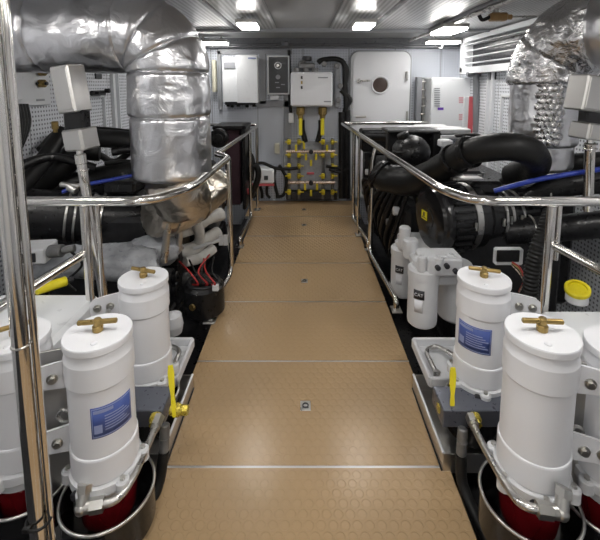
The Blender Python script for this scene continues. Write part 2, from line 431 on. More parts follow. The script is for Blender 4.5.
# black framed panel
a = P(278, 95, 5.2)
t = thing('control_panel', 'black panel in white frame with a round dial near its top', 'control panel', (a.x, 5.28, a.z))
part(wbox(267, 55.5, 289.5, 94.5, 5.2, .08), 'frame', 'white_box', t, 'white frame')
part(wbox(268.6, 57, 288, 93, 5.185, .02, .002), 'face_plate', 'panel_black', t)
q = P(278, 65.5, 5.18)
d = part(MB().ring(q, (0, 1, 0), .04, .008, 28, 8), 'dial', 'label_white', t, 'white ring dial')
part(MB().cyl(q+Vector((0, .005, 0)), q+Vector((0, -.012, 0)), .022, 20, .003), 'knob', 'steel_dull', d)
q = P(278, 77, 5.18); part(MB().cyl(q+Vector((0, .006, 0)), q+Vector((0, -.006, 0)), .03, 24, .002), 'speaker_grille', 'grey_trim', t)
for (x0, x1, y) in ((275, 279, 82), (281, 285, 84), (276, 280, 87)): part(wallrect(MB(), x0, y, x1, y+1, 5.183, .004), 'marking', 'grey_trim', t)
single(wbox(270, 95.5, 279, 100, 5.22, .06, .005), 'switch_box', 'white_box', 'small pale box under the black framed panel', 'box')
single(wbox(211.5, 60, 216, 92, 5.2, .1, .008), 'instrument_box', 'beige', 'narrow cream box left of the tall white cabinet', 'box')
# water heater box with pumps above
a = P(311, 106, 5.05)
t = thing('heating_unit', 'white square wall unit above the two brass pumps', 'heater', (a.x, 5.28, a.z))
part(wbox(290.5, 72, 332.5, 106.5, 5.0, .26, .02), 'casing', 'white', t)
for y in (76, 81, 86): part(wallrect(MB(), 300.8, y, 302.6, y+3, 4.99, .012), 'indicator', 'brass' if y == 81 else 'panel_black', t)
part(wallrect(MB(), 318, 77, 328, 78.2, 4.995, .01), 'logo_strip', 'grey_trim', t); part(wallrect(MB(), 324, 101, 331, 102.2, 4.995, .01), 'logo_strip', 'grey_trim', t)
mb = MB()
for x in (297, 306, 315): q = P(x, 71, 5.12); mb.cyl(q+Vector((0, 0, -.05)), q+Vector((0, 0, .04)), .045, 14, .01)
mb.box(P(307, 66, 5.12), (.2, .1, .08), None, .02).tube(spline([P(301, 68, 5.12), P(300, 63, 5.12), P(305, 61, 5.12)]), .02, 8)
part(mb, 'pump_head', 'grey_metal', t)
part(MB().cyl(P(307, 66, 5.15), P(307, 60, 5.15), .03, 14), 'filler_neck', 'plastic_sheet', t)
part(MB().cyl(P(307, 58, 5.15)+Vector((0, 0, -.04)), P(307, 58, 5.15)+Vector((0, 0, .02)), .06, 20, .008), 'cap', 'ink', t, 'dark cap')
# cable loom right of the heater
t = thing('pipe_cluster', 'pale valve column wrapped by black cables between heater and round-window door', 'pipes', P(343, 105, 5.28))
mb = MB(); wallrect(mb, 335, 62, 341, 108, 5.16, .12, .02)
part(mb, 'column', 'plastic_sheet', t)
for (x, y) in ((337, 66), (340, 86), (338, 100), (324, 64)):
    q = P(x, y, 5.12); part(MB().cyl(q, q+Vector((0, -.05, 0)), .035, 12, .008), 'valve', 'grey_metal', t)
def loom(paths, r, D=5.1, n=8):
    mb = MB()
    for p in paths: mb.tube(spline([P(x, y, D-.0) for x, y in p]), r, n)
    return mb
part(loom([[(318, 63), (322, 60), (336, 59), (344, 64), (345, 80), (346, 104), (346, 150)], [(343, 62), (347, 72), (344, 92), (350, 100), (345, 112), (343, 150), (344, 196)], [(341, 90), (349, 98), (347, 105)]], .032), 'cable', 'rubber', t)
part(loom([[(347, 110), (347, 160), (347, 198)], [(342, 112), (342, 160), (342, 198)]], .045), 'cable_trunk', 'black', t)
t2 = single(loom([[(289, 50), (289.5, 80), (290, 104), (292, 120)]], .02, 5.235), 'cable', 'rubber', 'thin black cable dropping between black panel and white heater unit', 'cable')
single(wbox(288.5, 113, 294, 123, 5.2, .07, .008), 'switch_box', 'white_box', 'small white box left of the brass pumps', 'box')
single(wbox(274.5, 143.5, 279.5, 154, 5.2, .07, .008), 'switch_box', 'beige', 'cream socket box beside the brass valve board', 'box')
# pumps
for px, lab in ((300.5, 'left'), (322.5, 'right')):
    t = thing('circulation_pump', 'brass pump with yellow handle under the heater, the %s one' % lab, 'pump', P(px, 136, 5.15), 'brass pumps')
    part(MB().cyl(P(px, 107, 5.12), P(px, 115, 5.12), .055, 16, .01).cyl(P(px, 115, 5.12), P(px, 119, 5.12), .035, 14), 'body', 'brass', t)
    part(MB().box(P(px, 127, 5.06), (.045, .03, .22), None, .01), 'handle', 'yellow', t, 'yellow handle')
    sgn = 1 if lab == 'left' else -1
    part(MB().tube(spline([P(px+sgn*1.5, 120, 5.17), P(px+sgn*2, 130, 5.17), P(px+sgn*5, 142, 5.17)]), .035, 10), 'hose', 'rubber', t)
# brass manifold board
a = P(311, 199, 5.15)
t = thing('valve_manifold', 'white board of yellow valves and copper pipes at end of walkway', 'manifold', (a.x, 5.28, a.z))
part(wbox(283, 141, 340, 190, 5.22, .07, .01), 'board', 'plastic_sheet', t)
cols = (289, 299, 323, 332.5)
for i, x in enumerate(cols):
    part(MB().tube([P(x, 138, 5.14), P(x, 199, 5.14)], .02, 10), 'riser', 'grey_metal', t)
for y in (151.5, 182.5):
    part(MB().tube([P(286, y, 5.1), P(335, y, 5.1)], .022, 12), 'header_pipe', 'copper', t, 'copper header pipe')
for i, x in enumerate(cols):
    for y in (142, 155, 166, 176, 192):
        if (i+y) % 7 == 0: continue
        vv = part(MB().cyl(P(x, y-2.5, 5.1), P(x, y+2.5, 5.1), .026, 10, .006), 'valve', 'brass_y' if (i+y) % 2 else 'yellow_d', t, 'yellow valve')
        part(MB().box(P(x+(2 if i % 2 else -1), y, 5.06), (.075, .015, .014), None, .004), 'lever', 'yellow_d', vv)
for x, y in ((306, 157), (311, 163), (316, 157), (305, 187), (311, 193), (317, 187), (304, 146), (327, 148), (296, 148)):
    part(MB().box(P(x, y, 5.08), (.03, .02, .085), None, .006), 'lever', 'yellow_d', t, 'yellow lever')
for y in (151.5, 182.5): part(MB().cyl(P(311, y, 5.1)+Vector((0, .02, 0)), P(311, y, 5.1)+Vector((0, -.05, 0)), .03, 12, .004), 'gauge', 'ink', t)
part(wbox(307, 172.5, 314, 174.5, 5.2, .03, 0), 'plate', 'red', t, 'small red plate')
part(wbox(286, 192, 337, 200, 5.15, .1, .01), 'sump', 'ink', t)
t = thing('cable_loom', 'tangle of black cables both sides of the yellow valve board', 'cables', P(280, 197, 5.1))
for p in ([(250, 166), (262, 163), (275, 168), (286, 169), (298, 168)], [(275, 168), (274, 180), (278, 197)], [(279, 165), (286, 178), (284, 194), (276, 197)], [(326, 166), (338, 168), (348, 172)], [(329, 169), (340, 172), (347, 168)]):
    part(loom([p], .022, 5.08), 'cable', 'rubber', t)
t = thing('pump_unit', 'white pump unit with red stripe left of the yellow valve board', 'pump', P(263, 190, 5.1))
part(wbox(252, 169, 274, 184, 5.02, .2, .02), 'housing', 'white_box', t)
part(wbox(252, 184, 274, 186, 5.03, .18, 0), 'stripe', 'red', t, 'red stripe')
part(wbox(264, 176, 268, 180, 5.0, .03, .002), 'socket', 'panel_black', t)
for p in ([(254, 186), (256, 193), (253, 198)], [(260, 186), (262, 193), (262, 198)], [(267, 186), (267, 194), (270, 198)]): part(loom([p], .02, 5.1), 'hose', 'rubber', t)
# ---- door
a = P(380, 195, 5.25)
def rrect(x0, z0, x1, z1, r, k=8):
    pts = []
    for cx, cz, a0 in ((x1-r, z0+r, -90), (x1-r, z1-r, 0), (x0+r, z1-r, 90), (x0+r, z0+r, 180)):
        for j in range(k+1):
            t = R(a0+90*j/k); pts.append((cx+r*math.cos(t), cz+r*math.sin(t)))
    return pts
A = P(352, 52.5, 5.25); B = P(408.5, 100, 5.25)
fr = rrect(A.x-.03, .02, B.x+.03, A.z+.03, .12); le = rrect(A.x+.015, .05, B.x-.015, A.z-.02, .1)
dd = struct(MB().prism([(x, 5.30, z) for x, z in fr], (0, -1, 0), .03), 'door_1', 'grey_trim')
part(MB().prism([(x, 5.27, z) for x, z in rrect(A.x-.012, .03, B.x+.012, A.z+.012, .11)], (0, -1, 0), .025), 'door_gasket', 'white_box', dd)
leaf = part(MB().prism([(x, 5.245, z) for x, z in le], (0, -1, 0), .025), 'door_leaf', 'white', dd)
q = P(380, 85, 5.22)
part(MB().cyl(q, q+Vector((0, -.012, 0)), .098, 40), 'porthole_glass', 'port', leaf, 'dark porthole glass')
part(MB().ring(q+Vector((0, -.012, 0)), (0, 1, 0), .108, .013, 48, 10), 'porthole_ring', 'white', leaf, 'white porthole rim')
q = P(359, 81, 5.19)
part(MB().ring(q, (0, 1, 0), .02, .01, 18, 8).tube([q, q+Vector((.14, -.01, .005))], .012, 10).cyl(q+Vector((0, .05, 0)), q, .012), 'door_handle', 'steel_dull', leaf, 'steel lever handle')
q = P(356, 117, 5.19); part(MB().tube([q, q+Vector((.13, 0, .005))], .014, 10).cyl(q+Vector((0.01, .05, 0)), q+Vector((.01, 0, 0)), .014), 'door_handle', 'steel_dull', leaf)
for y in (76, 116):
    q = P(407, y, 5.2); part(MB().cyl(q+Vector((0, 0, -.06)), q+Vector((0, 0, .06)), .013, 10), 'hinge', 'steel_dull', dd)
# ---- cabinet on back wall, right
t = thing('equipment_cabinet', 'wide white louvered cabinet with pink labels right of the door', 'cabinet', P(450, 132, 5.2))
part(wbox(432, 77.5, 469, 132, 4.95, .33, .012), 'cabinet_body', 'white_box', t)
mb = MB()
for i in range(9): wallrect(mb, 434.5, 88+i*2.2, 440, 88.8+i*2.2, 4.94, .012)
part(mb, 'vent_slots', 'grey_trim', t)
mb = MB()
for y in (97, 114):
    for i in range(3): wallrect(mb, 459, y+i*2.2, 465, y+1.7+i*2.2, 4.945, .008)
part(mb, 'warning_label', 'pink', t, 'pink warning label')
part(wbox(438, 107.5, 443.5, 110, 4.945, .008, 0), 'nameplate', 'purple', t, 'violet nameplate')
mb = MB()
for x in (419, 423, 431): mb.tube([P(x, 79, 5.2), P(x, 130, 5.2)], .014, 8)
for y in (82, 90, 98, 106, 114): mb.tube([P(419, y, 5.18), P(432, y, 5.18)], .01, 8)
tt = thing('pipe_rack', 'dark framed recess of thin pipes left of the wide white cabinet', 'pipes', P(425, 132, 5.25))
part(mb, 'pipes', 'sheet', tt); part(wbox(418, 78, 432, 131, 5.24, .05, .0), 'back_plate', 'dark_trim', tt)
part(wbox(417.5, 77, 420.5, 131, 5.15, .1, .0), 'side_frame', 'grey_trim', tt)
t = thing('narrow_board', 'narrow upright white board with a red stripe in front of right-hand cabinet', 'board', P(469, 134, 4.72))
part(wbox(465, 96.5, 474, 134, 4.72, .05, .005), 'panel', 'white_box', t)
part(wbox(469.5, 96.5, 472.3, 134, 4.712, .01, .0), 'stripe', 'red', t, 'red stripe')
single(MB().tube([P(476, 74, 4.7), P(476, 132, 4.7)], .035, 12).tube([P(467, 74, 4.7), P(480, 74, 4.7)], .03, 12), 'drain_pipe', 'grey_trim', 'grey upright pipe in corner below the slatted vent', 'pipe')
# ---- louvre on right wall
t = thing('wall_vent', 'white framed vent of long slats high on the right wall', 'vent', (XW, 4.0, 1.7))
mb = MB(); x = 1.985
mb.box((x, 4.0, 1.72), (.14, 1.9, .07)).box((x, 4.0, 2.075), (.14, 1.9, .05)).box((x, 4.92, 1.9), (.14, .07, .4)).box((x, 3.06, 1.9), (.14, .05, .4))
part(mb, 'vent_frame', 'white_box', t)
for i in range(4):
    z = 1.80+i*.072
    part(MB().box((1.955, 4.0, z), (.035, 1.8, .010), Matrix.Rotation(R(8), 3, 'Y')), 'slat', 'white_cast', t)
part(MB().box((2.045, 4.0, 1.9), (.012, 1.8, .32)), 'duct_back', 'ink', t)
part(MB().cyl((2.04, 3.55, 1.9), (1.99, 3.55, 1.9), .12, 24, .01), 'fan', 'black', t)
for s, yy, zz in ((1, 4.36, 1.655), (-1, 4.05, 1.66)):
    q = (s*2.05, yy, zz); single(MB().box(q, (.014, .12, .10), None, .003), 'wall_plate', 'panel_black', 'small dark square plate on the %s side wall' % ('right' if s > 0 else 'left'), 'plate')
# ---- left wall things
def lw(px0, py0, px1, py1, x, dep, bev=.006):
    a = PX(px0, py0, x); b = PX(px1, py1, x); zt = (PX(px0, py0, x).z+PX(px1, py0, x).z)/2; zb = (PX(px0, py1, x).z+PX(px1, py1, x).z)/2
    return MB().box((x-dep/2, (a.y+b.y)/2, (zt+zb)/2), (dep, abs(a.y-b.y), abs(zt-zb)), None, bev)
t = thing('gauge_board', 'white wall board with two brass fittings behind the steel pole', 'board', PX(33, 106, -2.05))
part(lw(4, 68, 52, 106, -2.02, .03), 'board', 'white_box', t)
part(lw(4, 68, 24, 101, -1.96, .06, .01), 'control_box', 'white', t)
for y in (72, 83.5):
    q = PX(39, y, -2.02); g = part(MB().cyl(q, q+Vector((.05, 0, 0)), .03, 18, .006), 'fitting', 'brass', t, 'brass fitting')
    part(MB().cyl(q+Vector((.05, 0, 0)), q+Vector((.065, 0, 0)), .014, 12).box(q+Vector((.01, 0, 0)), (.015, .09, .02), None, .004), 'spindle', 'ink', g)
part(lw(37, 99, 45, 101, -2.015, .006, 0), 'nameplate', 'grey_trim', t)
mb = MB()
for i in range(5):
    q = PX(14+i*3, 104, -2.0); mb.tube(spline([q, q+Vector((.02, -.02, -.15)), q+Vector((.03, -.1-.02*i, -.35)), q+Vector((.0, -.3, -.55))]), .016, 8)
single(mb, 'cable_bundle', 'rubber', 'bundle of black cables hanging below the gauge board', 'cables')
q = PX(96, 93, -2.02)
t = thing('wall_latch', 'black latch with grip on the left side wall', 'latch', q)
part(MB().box(q+Vector((.02, 0, 0)), (.04, .26, .05), None, .012), 'body', 'black', t)
part(MB().cyl(q+Vector((.04, .1, .02)), q+Vector((.09, .1, .02)), .022, 12, .005).cyl(q+Vector((.04, -.08, 0)), q+Vector((.075, -.08, 0)), .016, 12), 'knob', 'black', t)
# ================================================================== RAILINGS
def foot(mb, p): mb.box((p[0], p[1], p[2]+.006), (.07, .1, .012), None, .003); return mb
RZ = 1.0; r0 = .0235
t = thing('handrail', 'polished steel handrail, near left section crossing in front of the foil-wrapped pipe', 'railing', (-.62, 2.48, 0), 'walkway handrails')
part(MB().tube(fillet([(-1.85, 1.85, RZ), (-.74, 1.85, RZ), (-.6, 2.1, RZ), (-.565, 3.0, RZ), (-.67, 3.05, RZ+.02)], .11), r0, 20), 'top_rail', 'steel', t)
part(MB().tube(fillet([(-.565, 2.99, RZ-.01), (-.565, 2.99, .08), (-.615, 2.48, .08), (-.615, 2.48, .0)], .09), .02, 16), 'post', 'steel', t)
part(MB().box((-.615, 2.48, .005), (.08, .09, .012), None, .003), 'foot_plate', 'steel_dull', t)
xp = P(84, 203, 1.85).x
part(MB().tube([(xp, 1.85, RZ-.01), (xp, 1.85, ZB)], .021, 16).tube([(xp+.05, 1.87, RZ-.02), (xp+.05, 1.87, ZB)], .013, 12), 'post', 'steel', t)
q1 = P(84, 254, 1.85); part(MB().tube([q1, (q1.x-.08, 1.2, q1.z), (q1.x-.1, .4, q1.z)], .021, 16), 'middle_rail', 'steel', t)
part(MB().ring((xp, 1.85, RZ-.02), (0, 0, 1), .021, .004).ring(q1, (0, 1, 0), .021, .004), 'weld', 'steel_dull', t)
t = thing('handrail', 'steel handrail, far left section running to the back wall', 'railing', (-.62, 3.2, 0), 'walkway handrails')
part(MB().tube(fillet([(-.67, 3.06, RZ+.02), (-.66, 3.12, RZ+.02), (-.56, 5.0, 1.05), (-1.25, 5.02, 1.05)], .05), .02, 16), 'top_rail', 'steel', t)
part(MB().tube(fillet([(-.585, 4.35, 1.03), (-.585, 4.35, .08), (-.61, 3.7, .08), (-.61, 3.7, 0)], .08), .019, 14), 'post', 'steel', t)
part(MB().tube([(-.57, 4.85, 1.03), (-.57, 4.85, .0)], .016, 12), 'post', 'steel', t)
for (x, y) in ((-.61, 3.7), (-.57, 4.85)): part(MB().box((x, y, .005), (.08, .09, .012), None, .003), 'foot_plate', 'steel_dull', t)
t = thing('handrail', 'polished steel handrail on right sweeping down beside the black air filter', 'railing', (.62, 2.6, 0), 'walkway handrails')
part(MB().tube(fillet([(1.95, 1.85, RZ), (.83, 1.85, RZ), (.735, 2.05, RZ), (.485, 5.0, 1.075), (1.95, 5.03, 1.075)], .10), r0, 20), 'top_rail', 'steel', t)
xr = P(552, 203, 1.85).x
part(MB().tube([(xr, 1.85, RZ-.01), (xr, 1.85, ZB)], .021, 16).tube([(xr+.05, 1.87, RZ-.02), (xr+.05, 1.87, .7)], .013, 12), 'post', 'steel', t)
q2 = P(553, 245, 1.85); part(MB().tube([q2, (q2.x+.08, 1.2, q2.z), (q2.x+.1, .4, q2.z)], .021, 16), 'middle_rail', 'steel', t)
part(MB().ring((xr, 1.85, RZ-.02), (0, 0, 1), .021, .004).ring(q2, (0, 1, 0), .021, .004), 'weld', 'steel_dull', t)
part(MB().tube(fillet([(.622, 3.38, 1.02), (.60, 3.38, .9), (.59, 3.38, .09), (.645, 2.6, .08), (.645, 2.6, 0)], .09), .02, 16), 'post', 'steel', t)
part(MB().tube(fillet([(.548, 4.25, 1.045), (.548, 4.25, .9), (.55, 4.25, .09), (.62, 3.65, .08), (.62, 3.65, 0)], .08), .019, 14), 'post', 'steel', t)
part(MB().tube([(.57, 4.0, 1.04), (.57, 4.0, .0)], .014, 12), 'post', 'steel', t)
for (x, y) in ((.645, 2.6), (.62, 3.65), (.58, 4.0)): part(MB().box((x, y, .005), (.07, .09, .012), None, .003), 'foot_plate', 'steel_dull', t)
# near floor-to-ceiling pole
pxx = P(1, 134, 1.02).x
t = thing('grab_pole', 'tall polished steel pole at left edge, floor to ceiling', 'pole', (pxx, 1.02, ZB))
part(MB().tube([(pxx, 1.02, ZB), (pxx, 1.02, ZC-.018)], .021, 24), 'pole', 'steel', t)
part(MB().tube([(pxx+.029, 1.035, ZB), (pxx+.029, 1.035, ZC-.018)], .010, 16), 'thin_tube', 'steel', t)
q = P(29, 520, 1.02); part(MB().ring((pxx+.006, 1.02, q.z), (.1, .05, 1), .031, .004, 28, 8).box((pxx-.012, .994, q.z+.0), (.02, .012, .012)), 'cable_tie', 'rubber', t, 'black cable tie')
part(MB().ring((pxx, 1.02, P(10, 345, 1.02).z), (0, 0, 1), .021, .003), 'collar', 'steel_dull', t)
# ================================================================== FILTER UNITS
RC = .106
def filter_unit(x, y, zt, H, s, lab, handle_a=.1, label_a=None, ears=(), plate=True, shield=.15, group='white canister fuel filters'):
    """s = side (-1 left, 1 right); inner side faces the walkway"""
    zb = zt-H; t = thing('fuel_filter', lab, 'fuel filter', (x, y, zb-.24), group)
    k = RC/.119
    prof = [(RC*.96, 0), (RC*1.0, .004), (RC*1.0, .085), (RC*.985, .09), (RC*.955, .092), (RC*.955, H-.145), (RC*.985, H-.142), (RC*1.0, H-.138), (RC*1.0, H-.062), (RC*.985, H-.057), (RC*.955, H-.040), (RC*.955, H-.025)]
    can = part(MB().lathe(prof, (x, y, zb), n=56), 'canister', 'white', t)
    part(MB().lathe([(RC*.95, H-.026), (RC*.99, H-.025), (RC*1.0, H-.022), (RC*1.0, H-.004), (RC*.985, H), (RC*.0, H+.0005)], (x, y, zb), n=56), 'lid', 'white', t)
    part(MB().sphere((x-.02*s, y-.065, zt+.001), .011, 14, (1, 1, .45)), 'lid_boss', 'white', t)
    h = part(MB().cyl((x, y, zt), (x, y, zt+.022), .017, 20, .003).cyl((x, y, zt+.02), (x, y, zt+.045), .0125, 20, .003), 'handle_stem', 'brass', t, 'brass handle stem')
    d = Vector((math.cos(handle_a), math.sin(handle_a), 0))*.062
    part(MB().cyl(Vector((x, y, zt+.033))-d, Vector((x, y, zt+.033))+d, .0085, 14, .003), 'handle_bar', 'brass', h, 'brass T-bar')
    # cast base with lobes
    mb = MB().lathe([(RC*.8, -.075), (RC*.95, -.07), (RC*1.0, -.045), (RC*1.07, -.035), (RC*1.07, -.006), (RC*.98, 0)], (x, y, zb), n=48)
    for j in range(6):
        a = 2*PI*j/6+.35; q = Vector((x+math.cos(a)*RC*1.08, y+math.sin(a)*RC*1.08, zb))
        mb.cyl(q+Vector((0, 0, -.05)), q+Vector((0, 0, -.004)), .022, 16, .005)
    base = part(mb, 'filter_base', 'white_cast', t)
    for j in range(6):
        a = 2*PI*j/6+.35; q = Vector((x+math.cos(a)*RC*1.1, y+math.sin(a)*RC*1.1, zb-.003)); part(MB().hexn(q, q+Vector((0, 0, .008)), .009), 'bolt', 'nut', base)
    # port bosses towards the front
    mb = MB(); q = Vector((x-.045, y-RC*.92, zb-.028)); mb.cyl(q, q+Vector((-.006, -.020, 0)), .014, 18, .003)
    part(mb, 'port_plug', 'ink', base)
    bowl = part(MB().lathe([(.0, -.235), (RC*.45, -.23), (RC*.8, -.19), (RC*.88, -.12), (RC*.88, -.073)], (x, y, zb), n=40, cap=False), 'bowl', 'bowl', t, 'red fuel bowl')
    part(MB().cyl((x, y, zb-.262), (x, y, zb-.232), .02, 14, .004), 'drain_plug', 'brass', bowl)
    if shield:
        cup = part(MB().lathe([(.0, -.262), (shield*.9, -.26), (shield, -.25), (shield, -.125), (shield*.985, -.125), (shield*.985, -.248), (.0, -.252)], (x, y, zb), n=48, cap=False), 'bowl_cup', 'black_gloss', t, 'dark open cup round the red bowl')
        part(MB().ring((x, y, zb-.124), (0, 0, 1), shield, .0055, 56, 8), 'cup_rim', 'sheet', cup, 'bright steel rim')
    if label_a:
        a0, a1, z0, z1, flip = label_a
        L = part(patch((x, y), RC*.957, a0, a1, zb+z0, zb+z1), 'label', 'blue_label', t, 'blue printed label')
        mb = MB(); w = a1-a0; hh = z1-z0
        def strip(u0, u1, v0, v1):
            p = patch((x, y), RC*.957+.0013, a0+w*u0, a0+w*u1, zb+z0+hh*v0, zb+z0+hh*v1, .0004, 8); mb.add(p.v, p.f, False)
        for v in (.03, .94): strip(.02, .98, v, v+.03)
        for u in (.02, .965): strip(u, u+.015, .03, .97)
        for i in range(6): strip(.30, .92-.08*(i % 3), .2+i*.09, .235+i*.09)
        strip(.06, .24, .15, .42); strip(.06, .5, .80, .90)
        part(mb, 'label_print', 'label_blue2', L)
    for (z, ang) in ears:
        # white ear with two bolts reaching to the mounting plate
        u = Vector((math.cos(ang), math.sin(ang), 0)); nn = Vector((u.y, -u.x, 0)) if u.x > 0 else Vector((-u.y, u.x, 0))
        if nn.y > 0: nn = -nn
        c0 = Vector((x, y, zb+z))+u*(RC*.9); pts = []
        L_ = .125; hh = .042
        for (a_, b_) in ((0, -hh), (L_*.6, -hh*.8), (L_*.9, -hh*.9), (L_, -hh*.5), (L_, hh*.6), (L_*.85, hh), (L_*.4, hh*1.2), (0, hh*1.3)):
            pts.append(c0+u*a_+Vector((0, 0, b_)))
        e = part(MB().prism(pts, -nn, .008), 'mounting_ear', 'white', t)
        for a_ in (.045, .095):
            q = c0+u*a_; part(MB().cyl(q, q+nn*.004, .017, 20).hexn(q+nn*.003, q+nn*.014, .011), 'bolt', 'nut', e)
    return t
zL = .72
# front left
LF = PZ(98, 331, .742); LS = PZ(143.5, 277, .70); RF = PZ(542, 331, .785); RS = PZ(484, 277, .745)
filter_unit(LF.x, LF.y, .742, .465, -1, 'white canister fuel filter with blue label, front left of walkway', R(8), (R(-82), R(-8), .165, .27, 1), ((.33, R(200)), (.10, R(200))))
filter_unit(LS.x, LS.y, .70, .44, -1, 'white canister fuel filter without visible label, second on the left', R(-18), None, ((.33, R(200)),), shield=.13)
filter_unit(RF.x, RF.y, .785, .465, 1, 'plain white canister fuel filter, front right of walkway', R(-4), None, ((.32, R(-18)), (.09, R(-18))))
filter_unit(RS.x, RS.y, .745, .44, 1, 'white canister fuel filter with blue label, second on the right', R(-18), (R(-172), R(-92), .155, .265, 1), ((.33, R(-15)),), shield=.13)
OL = PZ(15, 335, .70)
filter_unit(OL.x, OL.y, .70, .43, -1, 'white canister fuel filter at left picture edge, behind the steel pole', R(35), None, (), shield=.14)
OR = PZ(624, 345, .73)
filter_unit(OR.x, OR.y, .73, .43, 1, 'white canister fuel filter cut off by right picture edge', R(20), None, (), shield=.14)
# mounting plates between the pairs
for s, A, lab in ((-1, LF, 'left'), (1, RF, 'right')):
    t = thing('mounting_plate', 'steel mounting plate between the two front %s filters' % lab, 'bracket', (A.x+s*.16, A.y+.06, ZB), 'filter mounting plates')
    x0 = A.x+s*.125
    part(MB().box((x0+s*.05, A.y+.02, .16), (.15, .008, 1.0), rotz(s*R(-20)), .002), 'plate', 'sheet', t)
    part(MB().tube([(x0-s*.02, A.y-.03+.1, .60), (x0+s*.02, A.y+.36, .60)], .008, 10), 'tie_rod', 'steel_dull', t)
    part(MB().ring((x0-s*.005, A.y-.02, .45), (0, 1, 0), .022, .006, 22, 8).ring((x0-s*.005, A.y-.02, .40), (0, 1, 0), .014, .004, 20, 8), 'pipe_clip', 'steel_dull', t)
# ---- manifold block, valve, fittings per side
def mirror_px(px): return px
def manifold(s, lab, tubepts, nutp, elbow, fit, fer, hose, lev, vb):
    t = thing('fuel_manifold', 'slate grey fuel block with yellow valve lever between the %s filters' % lab, 'manifold', (s*.66, 1.47, .22), 'fuel blocks')
    part(MB().box((s*.70, 1.49, .245), (.30, .13, .075), None, .004), 'block', 'block', t)
    part(MB().cyl((fit.x, 1.425, fit.z), (fit.x, 1.40, fit.z-.005), .026, 20, .004).hexn((fit.x, 1.40, fit.z-.005), (fit.x, 1.385, fit.z-.008), .02), 'brass_fitting', 'brass_y', t, 'yellow brass fitting')
    d = (tubepts[1]-tubepts[0]).normalized()
    tb = part(MB().tube(fillet(tubepts, .07), .0125, 16), 'steel_tube', 'steel_dull', t)
    part(MB().hexn(tubepts[0]-d*.005, tubepts[0]+d*.035, .021).cyl(tubepts[0]+d*.035, tubepts[0]+d*.05, .0165), 'union_nut', 'nut', tb)
    dd_ = (tubepts[-1]-tubepts[-2]).normalized()
    part(MB().hexn(tubepts[-1]-dd_*.035, tubepts[-1]+dd_*.005, .023), 'union_nut', 'nut', tb)
    kq = tubepts[-1]+dd_*.03; ke = elbow-kq
    part(MB().cyl(tubepts[-1], kq, .019, 18).sphere(kq, .021, 20).cyl(kq, elbow, .019, 18).hexn(elbow, elbow+ke.normalized()*.022, .024), 'elbow', 'nut', tb)
    # valve and lever
    v = part(MB().cyl(vb+Vector((-.028, 0, 0)), vb+Vector((.028, 0, 0)), .02, 16, .004).sphere(vb, .026, 18).hexn(vb+Vector((.02*-s, 0, 0)), vb+Vector((.045*-s, 0, 0)), .02), 'valve', 'brass_y', t, 'brass ball valve')
    dirn = lev-vb
    w = Vector((.011, .006, 0))
    mb = MB(); n_ = Vector((0, -1, 0))
    up = dirn.normalized(); side = up.cross(Vector((0, 1, 0))).normalized(); L = dirn.length
    pts = [(-.006, .0), (.006, .0), (.009, L*.25), (.007, L*.42), (.011, L*.6), (.013, L*.85), (.009, L), (-.009, L), (-.013, L*.85), (-.011, L*.6), (-.007, L*.42), (-.009, L*.25)]
    mb.prism([vb+Vector((0, -.03, 0))+side*a_+up*b_ for a_, b_ in pts], (0, -1, 0), .006)
    part(mb, 'lever', 'yellow', v, 'yellow lever')
    # ferrule + hose
    part(MB().cyl(fer[0], fer[1], .019, 18, .004).ring(fer[0].lerp(fer[1], .5), fer[1]-fer[0], .019, .002, 24, 6), 'ferrule', 'grey_metal', t)
    part(MB().tube(spline([fer[1]]+hose), .021, 16), 'hose', 'rubber', t, 'black fuel hose')
    return t
zz = .235
manifold(-1, 'left', [PZ(159, 418, .27), PZ(152, 436, .26), PZ(133, 478, .25), PZ(118, 501, .235), PZ(92, 506, .235)], None, PZ(84, 492, .27), PZ(159, 412, .26),
         (PZ(165, 424, .22), PZ(164, 452, .12)), [PZ(158, 485, .02), PZ(140, 530, -.05), PZ(118, 575, -.1)], PZ(173, 360, .42), PZ(177, 410, .25))
manifold(1, 'right', [PZ(471, 418, .27), PZ(478, 436, .28), PZ(505, 484, .32), PZ(522, 507, .33), PZ(550, 511, .33)], None, PZ(563, 496, .365), PZ(471, 412, .26),
         (PZ(463, 428, .22), PZ(461, 455, .12)), [PZ(463, 485, .02), PZ(482, 530, -.05), PZ(505, 575, -.1)], PZ(450, 362, .42), PZ(449, 408, .25))
